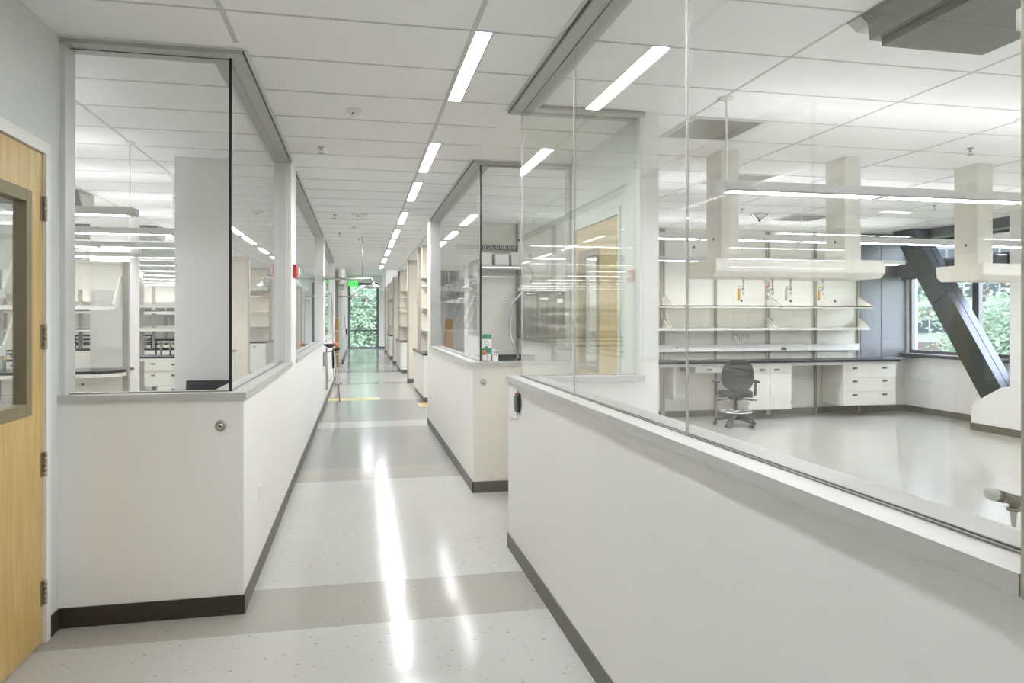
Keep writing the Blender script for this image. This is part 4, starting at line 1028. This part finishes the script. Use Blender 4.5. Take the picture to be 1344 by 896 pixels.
def gas_rack(x0, x1, y, zb, n, label):
    t = thing('gas_rack', ((x0+x1)/2, y, zb), label, 'gas rack', 'black rails with gas taps on the benches')
    for z in (.12, .20, .28): MB().box(x0, x1, y-.02, y+.02, zb+z-.014, zb+z+.014).build('rail', 'black', t)
    for x in (x0+.01, x1-.03): MB().box(x, x+.02, y-.015, y+.015, zb, zb+.30).build('post', 'dark_plastic', t)
    for k in range(n):
        x = x0+.12+k*(x1-x0-.24)/max(1, n-1)
        v = MB().cyl((x, y-.05, zb), (x, y-.05, zb+.22), .018).cyl((x-.05, y-.05, zb+.2), (x+.05, y-.05, zb+.2), .012).cyl((x, y-.05, zb+.22), (x, y-.05, zb+.25), .03, .02).build('tap', 'steel', t)
        MB().tube([(x+.03, y-.06, zb+.16), (x-.02, y-.11, zb+.12)], [.016, .008], 8).build('nozzle', 'yellow' if k % 2 else 'steel', v)
gas_rack(-4.9, -3.75, 10.55, .956, 4, 'black rail rack with taps on the closest bench behind the corner glazing')
gas_rack(-3.65, -3.1, 14.3, .956, 3, 'black rail rack with taps on the bench beside the white column')
gas_rack(-6.2, -4.6, 17.8, .956, 6, 'black rail rack with taps on the third bench back')

# ------------------------------------------------------------------ gas nozzle by the long glazing
t = thing('service_column', (1.87, 1.58, 0), 'cream service column at the valve end of the laboratory', 'service column')
MB().box(1.80, 1.95, 1.50, 1.66, 0, CE-.001).build('column', 'case', t)
def near_valve():
    t = thing('gas_valve', (1.76, 1.60, 1.13), 'chrome gas valve with grey knob and ribbed nozzle inside the long glazing', 'gas valve')
    b = Vector((1.798, 1.60, 1.114)); a = Vector((1.612, 1.60, 1.163)); d = (b-a).normalized()
    MB().cyl(b, b-d*.012, .024, seg=24).cyl(b-d*.010, a+d*.045, .0155, .0135, seg=24).cyl(a+d*.050, a+d*.042, .0175, .0175, seg=6).cyl(a+d*.042, a+d*.026, .0150, seg=12).cyl(a+d*.035, a+d*.026, .0178, seg=6).build('body', 'steel_dark', t)
    MB().tube([a-d*.002, a+d*.0005, a+d*.006, a+d*.012, a+d*.022, a+d*.027], [.006, .0105, .0145, .016, .0165, .0165], 20).build('knob', 'nozzle_grey', t)
    p = a+d*.087; mb = MB().cyl(p, p-Vector((0, 0, .028)), .011, seg=20).cyl(p-Vector((0, 0, .020)), p-Vector((0, 0, .029)), .0175, seg=6)
    mb.build('outlet_collar', 'steel_dark', t)
    pr = [(.013, 0)]
    for k in range(6): pr += [(.0095-k*.0008, -.006-k*.007), (.0078-k*.0008, -.0115-k*.007)]
    pr.append((.003, -.049))
    MB().lathe(pr, p-Vector((0, 0, .028)), 20).build('ribbed_nozzle', 'nozzle_grey', t)
near_valve()

# ------------------------------------------------------------------ outside
struct(sbox('ground', -60, 140, -40, 140, -5.2, -5, 'lawn'), 'lawn and street level outside', 'ground')
def tree(x, y, zc, rx, rz, n, leaf, label, seed):
    rnd = random.Random(seed)
    t = thing('tree', (x, y, -5), label, 'tree', 'green street trees')
    me = bpy.data.meshes.new('foliage'); vs = []; fs = []
    lobes = [(rnd.uniform(-.6, .6)*rx, rnd.uniform(-.6, .6)*rx, rnd.uniform(-.65, .65)*rz, rnd.uniform(.3, .5)) for _ in range(26)]
    for i in range(n):
        lx, ly, lz, lr = rnd.choice(lobes)
        v = Vector((rnd.gauss(0, 1), rnd.gauss(0, 1), rnd.gauss(0, 1))).normalized()*(rnd.random()**.4)*lr
        c = Vector((lx+v.x*rx, ly+v.y*rx, lz+v.z*rz+zc+5))
        a = Vector((rnd.gauss(0, 1), rnd.gauss(0, 1), rnd.gauss(0, .6))).normalized()*leaf*rnd.uniform(.6, 1.2)
        b = a.orthogonal().normalized()*leaf*.45
        k = len(vs); vs += [c-a*.5, c+b*.5, c+a*.5, c-b*.5]; fs.append((k, k+1, k+2, k+3))
    me.from_pydata([tuple(v) for v in vs], [], fs); me.materials.append(M['leaf'])
    o = bpy.data.objects.new('foliage', me); C.objects.link(o); o.parent = t
    mb = MB(); mb.tube([(x, y, -5), (x+.1, y, -2), (x, y+.1, zc-rz*.3), (x+.1, y, zc+rz*.5)], [.28, .22, .16, .05], 10)
    for k in range(7):
        a = rnd.uniform(0, 2*PI); z = zc-rz*.5+k*rz*.15
        mb.tube([(x, y, z), (x+math.cos(a)*rx*.3, y+math.sin(a)*rx*.3, z+rz*.2), (x+math.cos(a)*rx*.6, y+math.sin(a)*rx*.6, z+rz*.35)], [.09, .06, .02], 8)
    mb.build('trunk', 'bark', t)
tree(-1.2, 50, .6, 3.4, 4.4, 9000, .34, 'leafy green tree filling the end window on the eyewash side', 1)
tree(3.0, 52, 1.2, 3.6, 4.6, 9000, .34, 'leafy green tree filling the end window on the bench side', 2)
tree(.6, 60, 2.4, 5, 6, 9000, .45, 'tall tree farther behind the end window', 3)
tree(-6, 54, 1.2, 4, 5, 5000, .4, 'tree beyond the end window, outside the eyewash side', 9)
tree(18.4, 17.4, .25, 1.5, 2.0, 16000, .2, 'light green tree between the street window and the brick building', 4)
tree(16.0, 14.0, .5, 2.4, 3.0, 20000, .2, 'light green tree filling the pane past the diagonal brace', 5)
tree(20, 9, .5, 3.4, 4.4, 6000, .35, 'tree outside the hidden street windows', 6)
tree(22, 30, .5, 4, 5, 6000, .4, 'tree outside the far bench bays', 7)
# building facing the camera at 45 degrees
def building():
    ang = math.radians(44); D = 86
    t = thing('office_building', (D*math.sin(ang), D*math.cos(ang), -5), 'pale office building with brick bands and ribbon windows across the street', 'building')
    def add(mb, name, m, par=None): return mb.build(name, m, par or t)
    # built in local axes, then the whole thing is turned
    t.location = (0, 0, 0)
    MB().box(-26, 26, .3, 18, -5, 22).build('wall', 'facade', t)
    zs = [-3.4, .22, 3.84, 7.46, 11.1, 14.7]
    for z in zs:
        MB().box(-26, 26, 0, .3, z+1.35+.35, z+1.35+1.25).build('brick_band', 'brick', t)
        for k in range(17):
            xa = -25.5+k*3
            wdw = MB().box(xa, xa+2.75, .1, .25, z, z+1.25).build('window', 'bldg_glass', t)
            MB().box(xa+1.3, xa+1.45, .05, .1, z, z+1.25).build('mullion', 'facade', wdw)
    MB().box(-26.5, 26.5, -.5, 18.5, 18, 18.6).build('roof', 'roof_dark', t)
    t.location = (D*math.sin(ang), D*math.cos(ang), 0); t.rotation_euler = (0, 0, -ang)
building()

# ------------------------------------------------------------------ light of the sky
w = bpy.data.worlds.new('sky'); sc.world = w; w.use_nodes = True; nt = w.node_tree
bg = nt.nodes['Background']
sky = nt.nodes.new('ShaderNodeTexSky'); sky.sky_type = 'HOSEK_WILKIE'; sky.turbidity = 6; sky.ground_albedo = .4
sky.sun_direction = Vector((-.5, -.4, .75)).normalized()
mixn = nt.nodes.new('ShaderNodeMix'); mixn.data_type = 'RGBA'; mixn.inputs[0].default_value = .75
mixn.inputs[7].default_value = (.84, .92, 1, 1)
nt.links.new(sky.outputs[0], mixn.inputs[6]); nt.links.new(mixn.outputs[2], bg.inputs[0]); bg.inputs[1].default_value = 5.6

vs_ = sc.view_settings; vs_.view_transform = 'Standard'; vs_.look = 'None'; vs_.exposure = 1.3; vs_.gamma = 1; vs_.use_curve_mapping = False
cy = sc.cycles
cy.use_denoising = True
cy.max_bounces = 12; cy.diffuse_bounces = 7; cy.glossy_bounces = 4; cy.transmission_bounces = 4; cy.transparent_max_bounces = 40
cy.sample_clamp_indirect = 8; cy.caustics_reflective = False; cy.caustics_refractive = False
